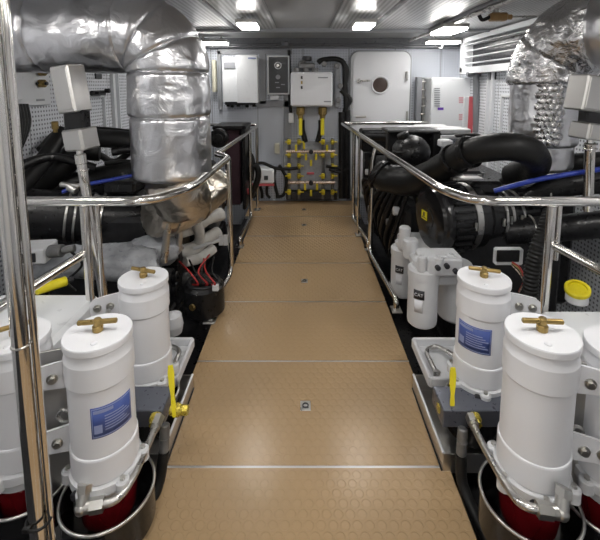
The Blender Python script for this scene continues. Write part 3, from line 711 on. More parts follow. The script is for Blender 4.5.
# ---- stainless drip trays beside the walkway
for s, lab in ((-1, 'left'), (1, 'right')):
    t = thing('drip_tray', 'stainless drip tray under the second %s filter' % lab, 'tray', (s*.85, 1.7, 0), 'drip trays')
    mb = MB(); y0, y1, x0, x1 = 1.44, 1.88, .565, 1.22
    mb.box((s*x0, (y0+y1)/2, .035), (.004, y1-y0, .085)).box((s*(x0+x1)/2, y0, .035), (x1-x0, .004, .085)).box((s*(x0+x1)/2, y1, .035), (x1-x0, .004, .085)).box((s*(x0+x1)/2, (y0+y1)/2, -.004), (x1-x0, y1-y0, .004))
    part(mb, 'tray_walls', 'sheet', t)
    part(MB().tube([(s*x0, y0, .08), (s*x0, y1, .08)], .006, 8), 'rolled_lip', 'white_box', t)
    part(MB().box((s*(x0-.003), (y0+y1)/2, .004), (.008, y1-y0, .008)), 'edge_strip', 'rubber', t)
    # white cast base tray behind
    t = thing('cast_bracket', 'white cast bracket with bent tube at the back of the %s drip tray' % lab, 'bracket', (s*.7, 2.1, 0), 'white cast brackets')
    mb = MB(); xa, xb, ya, yb = .61, .95, 1.76, 2.06
    mb.box((s*(xa+xb)/2, (ya+yb)/2, .11), (xb-xa, yb-ya, .012), None, .003)
    for bx in ((s*xa, (ya+yb)/2, .135, .018, yb-ya, .05), (s*(xa+xb)/2, ya, .135, xb-xa, .018, .05), (s*(xa+xb)/2, yb, .135, xb-xa, .018, .05)): mb.box(bx[:3], bx[3:], None, .004)
    part(mb, 'bracket_body', 'white_cast', t)
    part(MB().box((s*.8, 1.98, -.05), (.1, .1, .32), None, .01), 'pedestal', 'dark_metal', t)
    part(MB().tube(fillet([(s*.655, 1.80, .14), (s*.65, 1.97, .15), (s*.72, 2.01, .15), (s*.80, 1.93, .145)], .05), .012, 12).cyl((s*.655, 1.80, .13), (s*.655, 1.80, .16), .017, 14), 'bent_tube', 'steel_dull', t)
# ---- white tanks with yellow caps
t = thing('service_tank', 'white box tank under a yellow grip, behind the left filters', 'tank', (-1.3, 1.55, ZB), 'white tanks')
part(MB().box((-1.27, 1.62, .08), (.5, .56, .86), None, .02), 'tank_body', 'white_box', t)
q = PZ(54, 285, .535); part(MB().cyl(q+Vector((-.06, -.055, 0)), q+Vector((.04, .045, 0)), .025, 18, .006), 'grip', 'yellow', t, 'yellow grip')
part(MB().cyl(q+Vector((.04, .045, 0)), q+Vector((.06, .065, 0)), .014, 12), 'grip_stud', 'ink', t)
t = thing('service_tank', 'white box tank with yellow screw cap, behind the right filters', 'tank', (1.45, 1.55, ZB), 'white tanks')
part(MB().box((1.42, 1.57, .06), (.56, .50, .82), None, .02), 'tank_body', 'white_box', t)
q = PZ(577, 295, .50); part(MB().cyl(q+Vector((.0, 0, -.04)), q+Vector((.0, 0, .02)), .05, 24, .008), 'neck', 'white', t)
part(MB().lathe([(.054, .0), (.057, .004), (.057, .022), (.052, .026), (.042, .026), (.04, .014), (.0, .014)], q+Vector((0, 0, .02)), (-.25, -.3, 1), 32), 'screw_cap', 'yellow', t, 'yellow screw cap')
# ================================================================== EXHAUSTS
def foiljacket(path, r, amp, ends=True, seed=0, pin=.0, n=72, freq=6, dent=0):
    path = resample(path, .012)
    def rf(l, L, p, d, t):
        e = min(l, L-l); k = 1.
        if ends and e < .03: k = .90+.10*math.sqrt(max(0, 1-(1-e/.03)**2))
        q = (p+d*r)*freq+Vector((seed, seed*.7, 0)); w = noise.noise(q)*.5+noise.noise(q*2.6)*.3+noise.noise(q*5.5)*.10
        rid = (1-abs(noise.noise((p+d*r)*freq*1.3+Vector((3.1+seed, 0, 0)))))**4
        pl = (math.sin(t*17+seed+4*noise.noise(p*3+d))+.6*math.sin(t*31+seed*2+3*noise.noise(p*2+d*2)))*max(0, 1-e/.10)**1.5
        return r*(k+amp*w+amp*.6*rid*.5+pin*pl)
    return MB().tube(path, r, n, rf)
def bead(c, ax, r, a=.006): return MB().ring(c, ax, r, a, 60, 8)
# left exhaust
XL, YL, ZL_, RL = -.812, 2.45, 1.862, .238
rb = .235
t = thing('exhaust_pipe', 'large silver foil-insulated exhaust elbow on left, hanging over the engine', 'exhaust pipe', (XL, YL, .95), 'insulated exhausts')
H1 = [Vector((-2.04, YL, ZL_)), Vector((-1.50, YL, ZL_))]
part(foiljacket([Vector((-2.05, YL, ZL_)), Vector((-1.53, YL, ZL_))], RL, .05, seed=1, pin=.01), 'insulation_jacket', 'foil', t)
part(foiljacket([Vector((-1.54, YL, ZL_)), Vector((XL-rb+.02, YL, ZL_))], RL*1.01, .07, seed=2, pin=.014), 'insulation_jacket', 'foil', t)
def arc(a0, a1, k=14, rad=rb, cx=XL-rb, cz=ZL_-rb):
    return [Vector((cx+rad*math.sin(R(a0+(a1-a0)*i/k)), YL, cz+rad*math.cos(R(a0+(a1-a0)*i/k)))) for i in range(k+1)]
for i, (a0, a1) in enumerate(((-3, 33), (31, 64), (62, 92))):
    part(foiljacket(arc(a0, a1), RL*(1.0+.005*i), .035, seed=3+i, pin=.008), 'elbow_jacket', 'foil', t)
zt = ZL_-rb
part(foiljacket([Vector((XL, YL, zt)), Vector((XL, YL, zt-.27))], RL*1.0, .045, seed=8, pin=.014), 'insulation_jacket', 'foil', t)
part(foiljacket([Vector((XL, YL, zt-.26)), Vector((XL, YL, zt-.64))], RL*.99, .03, seed=11, pin=.012), 'insulation_jacket', 'foil', t)

part(foiljacket(spline([Vector((XL-.01, YL, zt-.63)), Vector((XL+.02, YL+.04, zt-.74)), Vector((XL+.04, YL+.1, zt-.86))]), .175, .07, seed=15, pin=.02, freq=9), 'throat_jacket', 'foil_brown', t, 'scorched foil throat')
tp = spline([P(152, 214, 2.5), P(172, 212, 2.62), P(196, 200, 2.85), P(216, 184, 3.1)])
tu = part(foiljacket(tp, .145, .10, seed=19, pin=.03, freq=11), 'turbo_jacket', 'foil_brown', t, 'crumpled brownish foil over turbo outlet')
dv = (tp[-1]-tp[-3]).normalized()
mb = MB().cyl(tp[-1]-dv*.01, tp[-1]+dv*.03, .125, 32, .006)
for k in range(8):
    u = dv.orthogonal().normalized(); w = dv.cross(u); q = tp[-1]+dv*.03+(u*math.cos(k*PI/4)+w*math.sin(k*PI/4))*.1; mb.hexn(q, q+dv*.012, .012)
part(mb, 'flange', 'sheet', tu)
mb = MB()
for f_ in (.25, .6): 
    i = int(len(tp)*f_); mb.ring(tp[i], tp[i+1]-tp[i-1], .152, .006, 48, 8)
part(mb, 'strap', 'steel_dull', tu)
# right exhaust
XR, YR, ZR, RR = 1.575, 2.62, 1.86, .205
t = thing('exhaust_pipe', 'large silver foil-insulated exhaust bend on right, with quilted strip', 'exhaust pipe', (XR, YR, .95), 'insulated exhausts')
hd = Vector((.50, -.86, .03)).normalized()
rb2 = .30
cc = Vector((XR, YR, ZR-rb2))+hd*rb2
def arc2(a0, a1, k=16):
    return [cc-hd*rb2*math.cos(R(a0+(a1-a0)*i/k))+Vector((0, 0, 1))*rb2*math.sin(R(a0+(a1-a0)*i/k)) for i in range(k+1)]
part(foiljacket([Vector((XR, YR, ZR-rb2+.02)), Vector((XR, YR, ZR-rb2-.40))], RR*.98, .05, seed=21, pin=.02), 'insulation_jacket', 'foil', t)
part(foiljacket(arc2(-2, 40), RR*1.10, .10, seed=23, pin=.02, freq=9), 'elbow_jacket', 'foil_crumple', t, 'crumpled foil elbow')
part(foiljacket(arc2(38, 92), RR*1.16, .10, seed=26, pin=.02, freq=8), 'elbow_jacket', 'foil_crumple', t, 'crumpled foil elbow')
e0 = arc2(90, 90, 1)[0]
part(foiljacket([e0, e0+hd*.85], RR*1.15, .04, seed=29, pin=.01), 'insulation_jacket', 'foil', t)
mb = MB()  # quilted strip of lumps
for i in range(11):
    for j in range(4):
        a = R(-128+j*9.5+(i % 2)*4.7); z = ZR-rb2+.0-i*.036
        mb.sphere((XR+math.cos(a)*RR*.90, YR+math.sin(a)*RR*.90, z), .034, 12, (1, 1, 1))
part(mb, 'quilted_strip', 'foil_crumple', t, 'quilted foil strip')
part(foiljacket([Vector((XR+.02, YR, ZR-rb2-.39)), Vector((XR+.03, YR, ZR-rb2-.56))], RR*.8, .06, seed=33, pin=.02, freq=9), 'throat_jacket', 'foil', t)
# steel enclosures on poles
def enclosure(s, lab, b1, b2, D, pole):
    t = thing('sensor_post', lab, 'steel boxes', pole[1], 'steel box posts')
    for (x0, y0, x1, y1) in (b1, b2):
        a = P(x0, y0, D); b = P(x1, y1, D); c = (a+b)/2; rt = Matrix.Rotation(R(7)*s, 3, 'Y')@rotz(R(16)*s)
        bx = part(MB().box(c+Vector((0, .05, 0)), (abs(a.x-b.x)*.93, .12, abs(a.z-b.z)), rt, .008), 'steel_box', 'sheet', t)
        part(MB().box(c+Vector((0, .05, 0))+rt@Vector((0, -.062, 0)), (abs(a.x-b.x)*.80, .006, abs(a.z-b.z)*.86), rt, .002), 'lid', 'sheet', bx)
    a = P((b1[0]+b1[2])/2+2, b1[3], D); b = P((b2[0]+b2[2])/2, b2[1], D)
    part(MB().box((a+b)/2+Vector((0, .05, 0)), (.11, .08, (a-b).length+.03), None, .01), 'neck', 'black', t)
    part(MB().cyl(pole[0]+Vector((0, 0, .03)), pole[0], .018, 14).cyl(pole[0], pole[0].lerp(pole[1], .05), .03, 18, .005).tube([pole[0], pole[1]], .026, 18).ring(pole[0].lerp(pole[1], .08), pole[1]-pole[0], .027, .006, 24, 8), 'pole', 'steel', t)
enclosure(-1, 'two stainless boxes on slanting steel pole behind left handrail', (52, 65, 80, 113), (62, 129, 90, 151), 2.12, (P(80, 154, 2.15), P(112, 345, 2.15)))
enclosure(1, 'two stainless boxes on short pole at right picture edge', (577, 76, 615, 112), (579, 124, 619, 141), 2.15, (P(590, 143, 2.2), P(588, 210, 2.25)))
# ================================================================== ENGINES
def hose(mb, pts, r, n=10): return mb.tube(spline(pts), r, n)
def engine_core(s, t):
    x0 = s*1.38
    part(MB().box((x0, 3.6, .20), (.72, 2.1, .95), None, .03), 'engine_block', 'dark_metal', t)
    part(MB().box((x0-s*.14, 3.6, .72), (.26, 1.9, .18), None, .03).box((x0+s*.2, 3.6, .72), (.24, 1.9, .18), None, .03), 'cylinder_heads', 'black', t)
    mb = MB()
    for i in range(6):
        y = 2.75+i*.32
        c = part(MB().box((x0-s*.14, y, .86), (.22, .26, .09), None, .02), 'valve_cover', 'black', t)
        part(MB().hexn((x0-s*.14, y, .905), (x0-s*.14, y, .925), .015), 'bolt', 'nut', c); part(MB().hexn((x0-s*.08, y+.08, .905), (x0-s*.08, y+.08, .92), .01), 'bolt', 'nut', c)
    for sx in (.33, -.33):
        part(MB().box((x0+s*sx, 3.6, -.3), (.1, 2.2, .1), None, .01), 'engine_mount', 'black', t)
    rnd = random.Random(11+s)
    # side plumbing facing the walkway
    for i in range(16):
        y = 2.55+rnd.random()*2.1; z = -.1+rnd.random()*.8; x = x0-s*(.37+rnd.random()*.12)
        dy = .2+rnd.random()*.5; dz = (rnd.random()-.5)*.5
        part(hose(MB(), [(x, y, z), (x-s*.05, y+dy*.3, z+dz*.3), (x-s*.06*rnd.random(), y+dy*.7, z+dz), (x+s*.06, y+dy, z+dz)], .012+rnd.random()*.018), 'hose', rnd.choice(['rubber', 'rubber', 'black', 'dark_metal']), t)
    for i in range(12):
        y = 2.55+rnd.random()*2.0; z = -.15+rnd.random()*.8
        part(MB().box((x0-s*.40, y, z), (.12+rnd.random()*.08, .1+rnd.random()*.16, .08+rnd.random()*.16), None, .015), 'bracket', rnd.choice(['dark_metal', 'black', 'grey_metal']), t)
    for i in range(8):
        y = 2.6+rnd.random()*1.9; z = 0+rnd.random()*.7
        q = Vector((x0-s*.46, y, z)); part(MB().cyl(q, q-Vector((s*.05, 0, 0)), .03+rnd.random()*.03, 18, .006).hexn(q-Vector((s*.05, 0, 0)), q-Vector((s*.065, 0, 0)), .016), 'port_cover', rnd.choice(['grey_metal', 'nut', 'black']), t)
# ---------------- right engine
t = thing('marine_engine', 'black marine engine with ribbed air filter and white spin-on filters, right of walkway', 'engine', (1.38, 3.6, ZB), 'marine engines')
TR = t
engine_core(1, t)
# air filter housing
fc = P(427, 218, 2.62); ax = Vector((.985, .17, .012)).normalized(); RA = .236
prof = [(0, 0), (RA*.3, 0), (RA*.32, .006), (RA*.72, .004), (RA*.86, .012), (RA*.90, .03), (RA*.97, .04), (RA*1.0, .055), (RA*1.0, .075), (RA*.93, .09)]
af = part(MB().lathe(prof, fc, ax, 56), 'air_filter_cap', 'black_gloss', t)
part(MB().lathe([(RA*.93, .085), (RA*.93, .34), (RA*.8, .38), (RA*.78, .46), (RA*.66, .50), (RA*.62, .75)], fc, ax, 48), 'air_filter_body', 'black_gloss', t)
mb = MB(); u = ax.orthogonal().normalized(); w = ax.cross(u)
for k in range(26):
    a = 2*PI*k/26; d = u*math.cos(a)+w*math.sin(a)
    m3 = Matrix((ax, d, ax.cross(d))).transposed(); mb.box(fc+ax*.155+d*RA*.955, (.11, .028, .018), m3, .003)
part(mb, 'intake_ribs', 'black', af)
cmat = Matrix((ax, Vector((-ax.y, ax.x, 0)), (0, 0, 1))).transposed()
stk = part(MB().box(fc+cmat@Vector((-.003, .035, .01)), (.004, .075, .06), cmat), 'sticker', 'yellow', af, 'yellow sticker')
part(MB().box(fc+cmat@Vector((-.0055, .035, .017)), (.003, .02, .028), cmat).box(fc+cmat@Vector((-.0055, .035, -.005)), (.003, .05, .007), cmat), 'sticker_print', 'ink', stk)
for l, r_ in ((.255, RA*.94), (.47, RA*.79), (.54, RA*.66), (.62, RA*.64)):
    q = fc+ax*l; b_ = .02 if l < .3 else .009
    bd = part(MB().lathe([(r_, -b_), (r_+.006, -b_), (r_+.006, b_), (r_, b_)], q, ax, 48, cap=False), 'clamp_band', 'steel_dull', t, 'bright steel clamp band')
    part(MB().cyl(q+Vector((0, -r_-.012, -.02)), q+Vector((0, -r_-.012, .03)), .009, 10), 'clamp_screw', 'nut', bd)
part(MB().box(fc+ax*.30+Vector((0, 0, -RA*1.12)), (.14, .12, .05), cmat, .01), 'filter_cradle', 'grey_metal', t)
mb = MB().box(P(466, 178, 2.62), (.2, .08, .012)); part(mb, 'top_bracket', 'sheet', t)
# intake pipework
ip = [P(376, 172, 3.2), P(390, 180, 3.12), P(415, 181, 2.95), P(440, 169, 2.75), P(464, 154, 2.52), P(488, 148, 2.38), P(512, 147, 2.30), P(530, 152, 2.32), P(536, 162, 2.42), P(530, 170, 2.55), P(512, 176, 2.7)]
ppp = spline(ip, 10)
def rfi(l, L, p, d, t_):
    return .105-.022*min(1, max(0, (l/L-.2)/.3))+.003*math.sin(l*30)*(1 if l < L*.5 else .2)
pipe = part(MB().tube(ppp, .1, 32, rfi), 'intake_pipe', 'rubber', t, 'fat black intake hose')
for f_ in (.36, .42):
    i = int(len(ppp)*f_); part(MB().lathe([(.088, -.02), (.104, -.018), (.104, .018), (.088, .02)], ppp[i], ppp[i+1]-ppp[i-1], 36, cap=False), 'clamp', 'black', pipe)
q = ppp[int(len(ppp)*.40)]; part(MB().box(q+Vector((0, -.03, .095)), (.06, .05, .045), None, .008), 'clamp_lug', 'black', pipe)
i = 3; part(MB().lathe([(.09, -.03), (.125, -.028), (.125, .01), (.1, .014)], ppp[i], ppp[i+1]-ppp[i-1], 36).ring(ppp[i], ppp[i+1]-ppp[i-1], .12, .012), 'flange', 'black', pipe)
# ball and frame
q = P(411, 152, 3.3); sp = part(MB().sphere(q, .15, 32, (1.05, 1, .95)), 'turbo_housing', 'black', t)
part(MB().ring(q+Vector((-.05, -.02, .06)), (-.5, -.3, 1), .105, .016, 36, 8).cyl(q+Vector((-.06, 0, .12)), q+Vector((-.08, 0, .16)), .05, 20, .008), 'cap_ring', 'black', sp)
part(wbox(388, 130.5, 441, 134, 3.45, .3, .01), 'top_plate', 'black', t)
part(wbox(433, 133, 441, 165, 3.45, .3, .01), 'side_plate', 'black', t)
part(wbox(388, 132, 432, 165, 3.62, .1, .01), 'rear_plate', 'dark_metal', t)
part(wbox(362, 130, 392, 152, 4.3, .25, .02), 'cooler', 'black', t)
part(MB().tube([P(360, 136, 4.4), P(398, 137, 4.0)], .05, 16), 'coolant_pipe', 'black', t)
for (x, y, z, a_, b_, c_) in ((.95, 3.2, .35, .3, .4, .5), (.92, 3.75, .30, .26, .5, .75), (.95, 4.3, .35, .4, .5, .8), (.90, 4.68, .5, .36, .2, .6)):
    part(MB().box((x, y, z), (a_, b_, c_), None, .04), 'side_cover', 'dark_metal', t)
for k in range(10):
    y = 3.0+.17*k; part(hose(MB(), [(.80, y, .7-.03*k), (.74, y+.05, .45), (.72, y+.16, .2+.02*k), (.80, y+.25, .0)], .018+.006*(k % 3)), 'hose', 'rubber' if k % 2 else 'black', t)
for k in range(7):
    q = Vector((.77, 3.1+.24*k, .55-.3*(k % 3)*.6)); part(MB().cyl(q, q-Vector((.05, 0, 0)), .035, 18, .006), 'port_cover', 'grey_metal' if k % 2 else 'white_cast', t)
# pale pipework on top
part(MB().tube(spline([P(398, 129, 3.9), P(425, 128, 3.85), P(462, 130, 3.7)]), .03, 12).box(P(430, 126, 3.9), (.3, .08, .03), None, .008), 'top_rail_pipe', 'white_cast', t)
part(MB().box(P(452, 131, 3.6), (.30, .12, .05), None, .01).box(P(445, 143, 3.3), (.1, .1, .06), None, .01).box(P(455, 137, 3.4), (.24, .03, .025)), 'top_bracket', 'white_cast', t)
part(hose(MB(), [P(455, 136, 3.4), P(475, 135, 3.3), P(492, 142, 3.2)], .016), 'cable', 'rubber', t)
# dark wrapped pipes at right
rn = random.Random(5)
part(MB().tube(spline([P(505, 185, 3.0), P(535, 168, 2.7), P(570, 163, 2.6), P(620, 160, 2.5)]), .06, 20), 'wrapped_pipe', 'rubber', t)
part(MB().tube(spline([P(530, 200, 2.6), P(560, 186, 2.5), P(620, 180, 2.4)]), .075, 20), 'wrapped_pipe', 'black', t)
part(MB().tube(spline([P(505, 232, 2.6), P(560, 228, 2.5), P(620, 222, 2.4)]), .085, 20), 'wrapped_pipe', 'black', t)
for (x, y, D_, r_) in ((559, 165, 2.62, .062), (545, 192, 2.54, .078), (585, 184, 2.47, .078), (530, 229, 2.56, .088)):
    part(MB().ring(P(x, y, D_), (1, -.1, .02), r_, .006, 36, 8), 'clamp', 'steel_dull', t)
part(hose(MB(), [P(494, 191, 2.45), P(512, 186, 2.42), P(541, 179, 2.35), P(570, 174, 2.3), P(615, 167, 2.25)], .015, 12), 'blue_hose', 'blue_hose', t, 'blue hose')
part(MB().box((1.6, 2.95, .35), (.75, .35, .85), None, .04), 'gearbox', 'black', t)
part(MB().cyl(P(519, 170, 2.95)+Vector((0, 0, -.08)), P(519, 170, 2.95)+Vector((0, 0, .05)), .075, 24, .01), 'vacuum_cup', 'black', t)
# corrugated vertical hose
hp = resample(spline([P(551, 212, 2.05), P(545, 230, 2.0), P(537, 250, 1.97), P(531, 280, 1.95), P(530, 315, 1.95), P(532, 350, 1.95)]), .004)
part(MB().tube(hp, .04, 22, lambda l, L, p, d, t_: .037+.0035*math.sin(l*320)), 'corrugated_hose', 'rubber', t, 'black corrugated hose')
for k in (.25, .6): i = int(len(hp)*k); part(MB().ring(hp[i], hp[i+1]-hp[i-1], .041, .003, 28, 6), 'cable_tie', 'ink', t)
# small framed panel + wires by the second filter
part(MB().box(P(508, 256, 2.2), (.16, .04, .10), None, .008), 'relay_box', 'white_cast', t)
part(MB().box(P(508, 256, 2.175), (.13, .012, .07), None, .004), 'relay_face', 'black', t)
for i, m_ in enumerate(['redw', 'brass', 'rubber', 'copper']):
    part(hose(MB(), [P(512, 262+i, 2.1), P(520, 268+i*2, 2.06), P(524, 280+i, 2.02), P(519, 292, 2.05)], .005, 8), 'wire', m_, t)
# white spin-on filters
def spin(x, y, zt_, H_, r_, lbl):
    f_ = part(MB().lathe([(r_*.82, 0), (r_*.97, .012), (r_, .03), (r_, H_-.02), (r_*1.04, H_-.018), (r_*1.06, H_), (r_*1.06, H_+.03), (r_*.9, H_+.045)], (x, y, zt_-H_), n=36), 'spin_on_filter', 'white_cast', t, 'white spin-on filter')
    a = R(-118)
    for (hh, z0, mt) in ((.055, .60, 'ink'), (.075, .34, 'label_white')):
        L = part(patch((x, y), r_+.0005, a-.42 if mt == 'ink' else a-.36, a+.3 if mt == 'ink' else a+.2, zt_-H_+H_*z0, zt_-H_+H_*z0+hh, .001, 8), 'label', mt, f_)
        if mt == 'ink': 
            am = a-.06; text('CAT', .026, (x+(r_+.003)*math.cos(am), y+(r_+.003)*math.sin(am), zt_-H_+H_*z0+hh/2), (PI/2, 0, am+PI/2), 'label_white', f_)
    mb = MB().cyl((x, y, zt_+.035), (x, y, zt_+.09), r_*.72, 24, .01).box((x+.09, y+.02, zt_+.09), (.24, .14, .06), None, .015)
    for (dx, dy) in ((-.03, -.06), (.06, -.07), (.14, -.04)): mb.cyl((x+dx, y+dy, zt_+.04), (x+dx, y+dy, zt_+.13), .026, 16, .005)
    hd_ = part(mb, 'filter_head', 'white_cast', t)
    for (dx, dy) in ((-.03, -.06), (.06, -.07), (.14, -.04)): part(MB().hexn((x+dx, y+dy, zt_+.13), (x+dx, y+dy, zt_+.142), .014), 'bolt', 'white_cast', hd_)
c1 = P(423, 285, 2.22); c2 = P(403, 262, 2.82)
spin(c1.x, c1.y, .46, .31, .086, 1)
spin(c2.x, c2.y, .33, .33, .086, 1)
part(MB().lathe([(.08, 0), (.1, .02), (.1, .34), (.09, .36)], (.95, 2.36, .10), n=32), 'oil_filter', 'white_cast', t, 'white oil filter')
mb = MB().box((.80, 2.5, .42), (.20, .6, .07), None, .015).cyl((.72, 2.56, .40), (.72, 2.56, .53), .05, 20, .01).cyl((.72, 2.72, .40), (.72, 2.72, .56), .04, 20, .01).box((.80, 2.16, .53), (.2, .05, .10), None, .01)
part(mb, 'filter_housing', 'white_cast', t)
for (x, y, z) in ((.03, 2.19, .54), (.08, 2.19, .55), (.13, 2.19, .52)):
    part(MB().cyl((.72+x, y-.06, z), (.72+x, y-.085, z), .015, 14, .003), 'port', 'ink', t)
part(hose(MB(), [P(436, 262, 2.3), P(430, 268, 2.25), P(444, 258, 2.3)], .008), 'cable', 'rubber', t)
# ---------------- left engine
t = thing('marine_engine', 'black marine engine with pale lagging and plastic sheets, left of walkway', 'engine', (-1.38, 3.6, ZB), 'marine engines')
engine_core(-1, t)
lc = P(20, 214, 2.5); le_ = P(138, 218, 2.75); axl = (le_-lc).normalized()
part(MB().lathe([(.15, 0), (.165, .02), (.165, .42), (.15, .45), (.14, .8), (.13, (le_-lc).length)], lc, axl, 40), 'air_pipe', 'black', t)
for l in (.28, .33, .48): part(MB().lathe([(.166 if l < .4 else .15, -.008), (.172, -.006), (.172, .006), (.166 if l < .4 else .15, .008)], lc+axl*l, axl, 44, cap=False), 'clamp_band', 'steel_dull', t, 'steel clamp band')
part(MB().tube(spline([P(78, 135, 3.0), P(100, 138, 2.95), P(125, 140, 2.9), P(150, 145, 2.95)]), .068, 24), 'intake_pipe', 'rubber', t)
part(MB().tube(spline([P(130, 133, 3.2), P(95, 130, 3.2), P(60, 132, 3.2), P(40, 150, 3.0)]), .03, 14), 'hose', 'rubber', t)
part(hose(MB(), [P(18, 190, 2.5), P(38, 168, 2.6), P(52, 148, 2.75), P(62, 132, 2.9)], .055, 18), 'wrapped_pipe', 'rubber', t)
part(hose(MB(), [P(14, 170, 2.4), P(36, 160, 2.55), P(60, 158, 2.7), P(95, 168, 2.8)], .03, 14), 'hose', 'black', t)
part(hose(MB(), [P(62, 192, 2.35), P(80, 186, 2.4), P(110, 180, 2.5), P(140, 174, 2.6)], .012, 10), 'blue_hose', 'blue_hose', t, 'blue hose')
q = P(55, 125, 2.7); part(MB().cyl(q+Vector((0, 0, -.03)), q+Vector((0, 0, .025)), .022, 16, .006).hexn(q+Vector((0, 0, -.05)), q+Vector((0, 0, -.03)), .016), 'brass_valve', 'brass', t, 'brass valve')
q = P(72, 186, 2.35); part(MB().cyl(q+Vector((-.07, 0, .01)), q+Vector((.05, 0, 0)), .016, 14, .004).cyl(q+Vector((-.02, 0, 0)), q+Vector((.03, -.01, -.03)), .026, 14, .005), 'fitting', 'nut', t)
part(hose(MB(), [P(16, 205, 2.75), P(40, 185, 2.8), P(64, 165, 2.85), P(80, 150, 2.95), P(100, 150, 3.0)], .085, 20), 'wrapped_pipe', 'rubber', t)
part(hose(MB(), [P(8, 188, 2.7), P(30, 190, 2.8), P(60, 186, 2.9), P(100, 178, 3.0), P(140, 172, 3.0)], .09, 20), 'wrapped_pipe', 'rubber', t)
part(MB().box((-1.6, 2.85, .35), (.85, .5, .75), None, .04), 'gearbox', 'black', t)
rn = random.Random(3)
for i in range(14):
    x = 22+rn.random()*150; y = 150+rn.random()*70; D_ = 2.75+rn.random()*.3; q = P(x, y, D_)
    part(hose(MB(), [q, q+Vector((.1+.1*rn.random(), .05, .08*(rn.random()-.5))), q+Vector((.25, .1, .3*(rn.random()-.5))), q+Vector((.4, .15, .2*(rn.random()-.5)))], .012+.02*rn.random()), 'hose', rn.choice(['rubber', 'black', 'dark_metal']), t)
for i in range(9):
    x = 85+rn.random()*70; y = 175+rn.random()*70; q = P(x, y, 2.75+rn.random()*.2)
    part(MB().box(q, (.08+.1*rn.random(), .1, .06+.1*rn.random()), None, .012), 'bracket', rn.choice(['black', 'dark_metal', 'black']), t)
# pale plastic sheet on lower engine, lumpy
def lump(c, sx, sy, sz, seed): return MB().sphere(c, 1, 36, (sx, sy, sz), lambda d: 1+.22*noise.noise(d*2.3+Vector((seed, 0, 0)))+.10*noise.noise(d*6+Vector((seed, 3, 0))))
part(lump(P(60, 262, 2.3), .26, .14, .09, 1), 'plastic_sheet', 'plastic_sheet', t, 'crumpled pale plastic sheet')
part(lump(P(115, 262, 2.4), .28, .16, .10, 2), 'plastic_sheet', 'plastic_sheet', t, 'crumpled pale plastic sheet')
part(lump(P(150, 250, 2.6), .2, .16, .12, 3), 'plastic_sheet', 'plastic_sheet', t, 'crumpled pale plastic sheet')
q = P(33, 252, 2.15); ecu = part(MB().box(q, (.20, .16, .085), rotz(R(8)), .008), 'control_box', 'white_cast', t)
part(MB().box(q+Vector((.0, -.085, 0)), (.13, .008, .05), rotz(R(8)), .002), 'label', 'ink', ecu); part(MB().box(q+Vector((-.03, -.092, 0)), (.03, .004, .03)), 'label', 'yellow', ecu, 'small yellow label')
part(MB().cyl(q+Vector((.12, -.04, .02)), q+Vector((.2, -.05, .03)), .035, 18, .006).cyl(q+Vector((.2, -.05, .03)), q+Vector((.26, -.04, .04)), .02, 14), 'connector', 'grey_metal', ecu)
part(hose(MB(), [q+Vector((.24, -.05, .03)), q+Vector((.3, -.05, -.05)), q+Vector((.22, -.06, -.14)), q+Vector((.26, -.06, -.2))], .007, 8), 'cable', 'rubber', ecu)
# white lagged pipes near the rail
for i, pts in enumerate(([(176, 232), (192, 228), (208, 218), (222, 214)], [(170, 250), (190, 250), (205, 240), (219, 232)], [(185, 262), (200, 258), (214, 248)], [(196, 222), (200, 236), (196, 250)])):
    part(foiljacket(spline([P(x, y, 2.85+.1*j) for j, (x, y) in enumerate(pts)]), .05 if i < 2 else .038, .16, seed=40+i, pin=.03, n=28, freq=20), 'lagged_pipe', 'wrap_white', t, 'white lagged pipe')
part(lump(P(205, 210, 3.15), .10, .16, .10, 8), 'lagging', 'wrap_white', t, 'white crumpled lagging')
part(MB().tube([P(168, 222, 2.45), P(164, 262, 2.45)], .024, 14), 'drain_pipe', 'steel_dull', t)
part(MB().tube([P(181, 222, 2.6), P(179, 246, 2.6)], .02, 14).cyl(P(179, 246, 2.6), P(179, 250, 2.6), .024, 14), 'drain_pipe', 'steel_dull', t)
q = P(221, 240, 2.95); part(MB().box(q, (.03, .02, .08)).box(q+Vector((.035, 0, .0)), (.03, .02, .08)).box(q+Vector((.018, 0, 0)), (.05, .016, .018)).cyl(q+Vector((-.01, 0, 0)), q+Vector((-.2, -.05, -.05)), .014, 10), 'bracket', 'white_cast', t, 'small white H-shaped bracket')
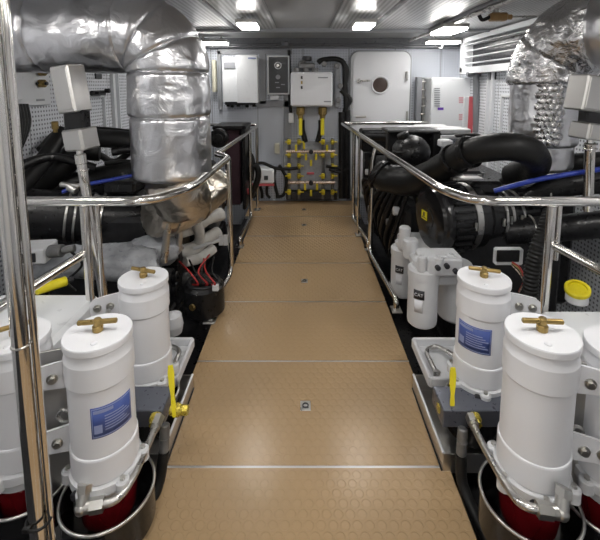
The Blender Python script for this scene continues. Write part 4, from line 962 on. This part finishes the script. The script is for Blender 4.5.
# alternator-like drum with wires
q = P(204, 292, 2.55)
dr = part(MB().cyl(q+Vector((0, 0, -.14)), q+Vector((0, 0, .07)), .135, 36, .02), 'alternator', 'black', t)
part(MB().ring(q+Vector((0, 0, .075)), (0, 0, 1), .1, .014).cyl(q+Vector((0, 0, .06)), q+Vector((0, 0, .09)), .06, 24, .006), 'end_cap', 'dark_metal', dr)
part(MB().cyl(q+Vector((-.04, -.13, -.03)), q+Vector((-.045, -.145, -.03)), .022, 16, .003), 'brass_stud', 'brass', dr, 'brass stud')
for i, (m_, dx) in enumerate((('redw', -.06), ('rubber', -.02), ('redw', .05), ('rubber', .09), ('rubber', .02), ('redw', .0))):
    part(hose(MB(), [q+Vector((dx, -.05, .08)), q+Vector((dx+.05, -.10, .11)), q+Vector((dx-.02, -.05, .17)), q+Vector((dx-.13+.03*i, .1, .17+.01*i))], .006, 8), 'wire', m_, dr)
part(MB().box(q+Vector((.1, -.09, .08)), (.04, .03, .04), None, .004), 'terminal', 'white_cast', dr)
q = P(173, 318, 2.25); part(MB().lathe([(.0, 0), (.05, .01), (.06, .06), (.05, .12), (.0, .14)], q+Vector((0, 0, -.1)), n=24), 'white_cap', 'white_cast', t, 'white rounded cap')
# radiator block at far left
t = thing('radiator', 'dark maroon finned radiator behind far left handrail', 'radiator', P(234, 200, 4.35))
part(wbox(224, 129, 241, 205, 4.3, .35, .01), 'core', 'purple_dark', t)
part(wbox(241, 126, 246, 210, 4.25, .45, .01), 'side_frame', 'black', t)
part(wbox(212, 126, 246, 130, 4.25, .45, .01), 'top_frame', 'black', t)
q = P(219, 138, 4.15); part(MB().cyl(q+Vector((0, -.05, 0)), q+Vector((0, .05, 0)), .1, 28, .015).cyl(q+Vector((0, -.07, 0)), q+Vector((0, -.05, 0)), .05, 20, .005), 'fan_hub', 'black', t)
part(loom([[(246, 170), (256, 166), (258, 178), (251, 196)], [(246, 150), (252, 160), (251, 180)]], .035, 4.5), 'hose', 'rubber', t)
q = P(249, 194, 4.4); part(MB().cyl(q, q+Vector((0, 0, .06)), .02, 12), 'plug', 'red', t, 'red plug')
# bench / shelf on left back: bright rail on the radiator
# ================================================================== WORLD & RENDER
w = bpy.data.worlds.new('world'); bpy.context.scene.world = w; w.use_nodes = True
w.node_tree.nodes['Background'].inputs[0].default_value = (.8, .85, .9, 1); w.node_tree.nodes['Background'].inputs[1].default_value = .3
vs = bpy.context.scene.view_settings
vs.view_transform = 'Standard'; vs.look = 'None'; vs.gamma = 1; vs.exposure = 1.07
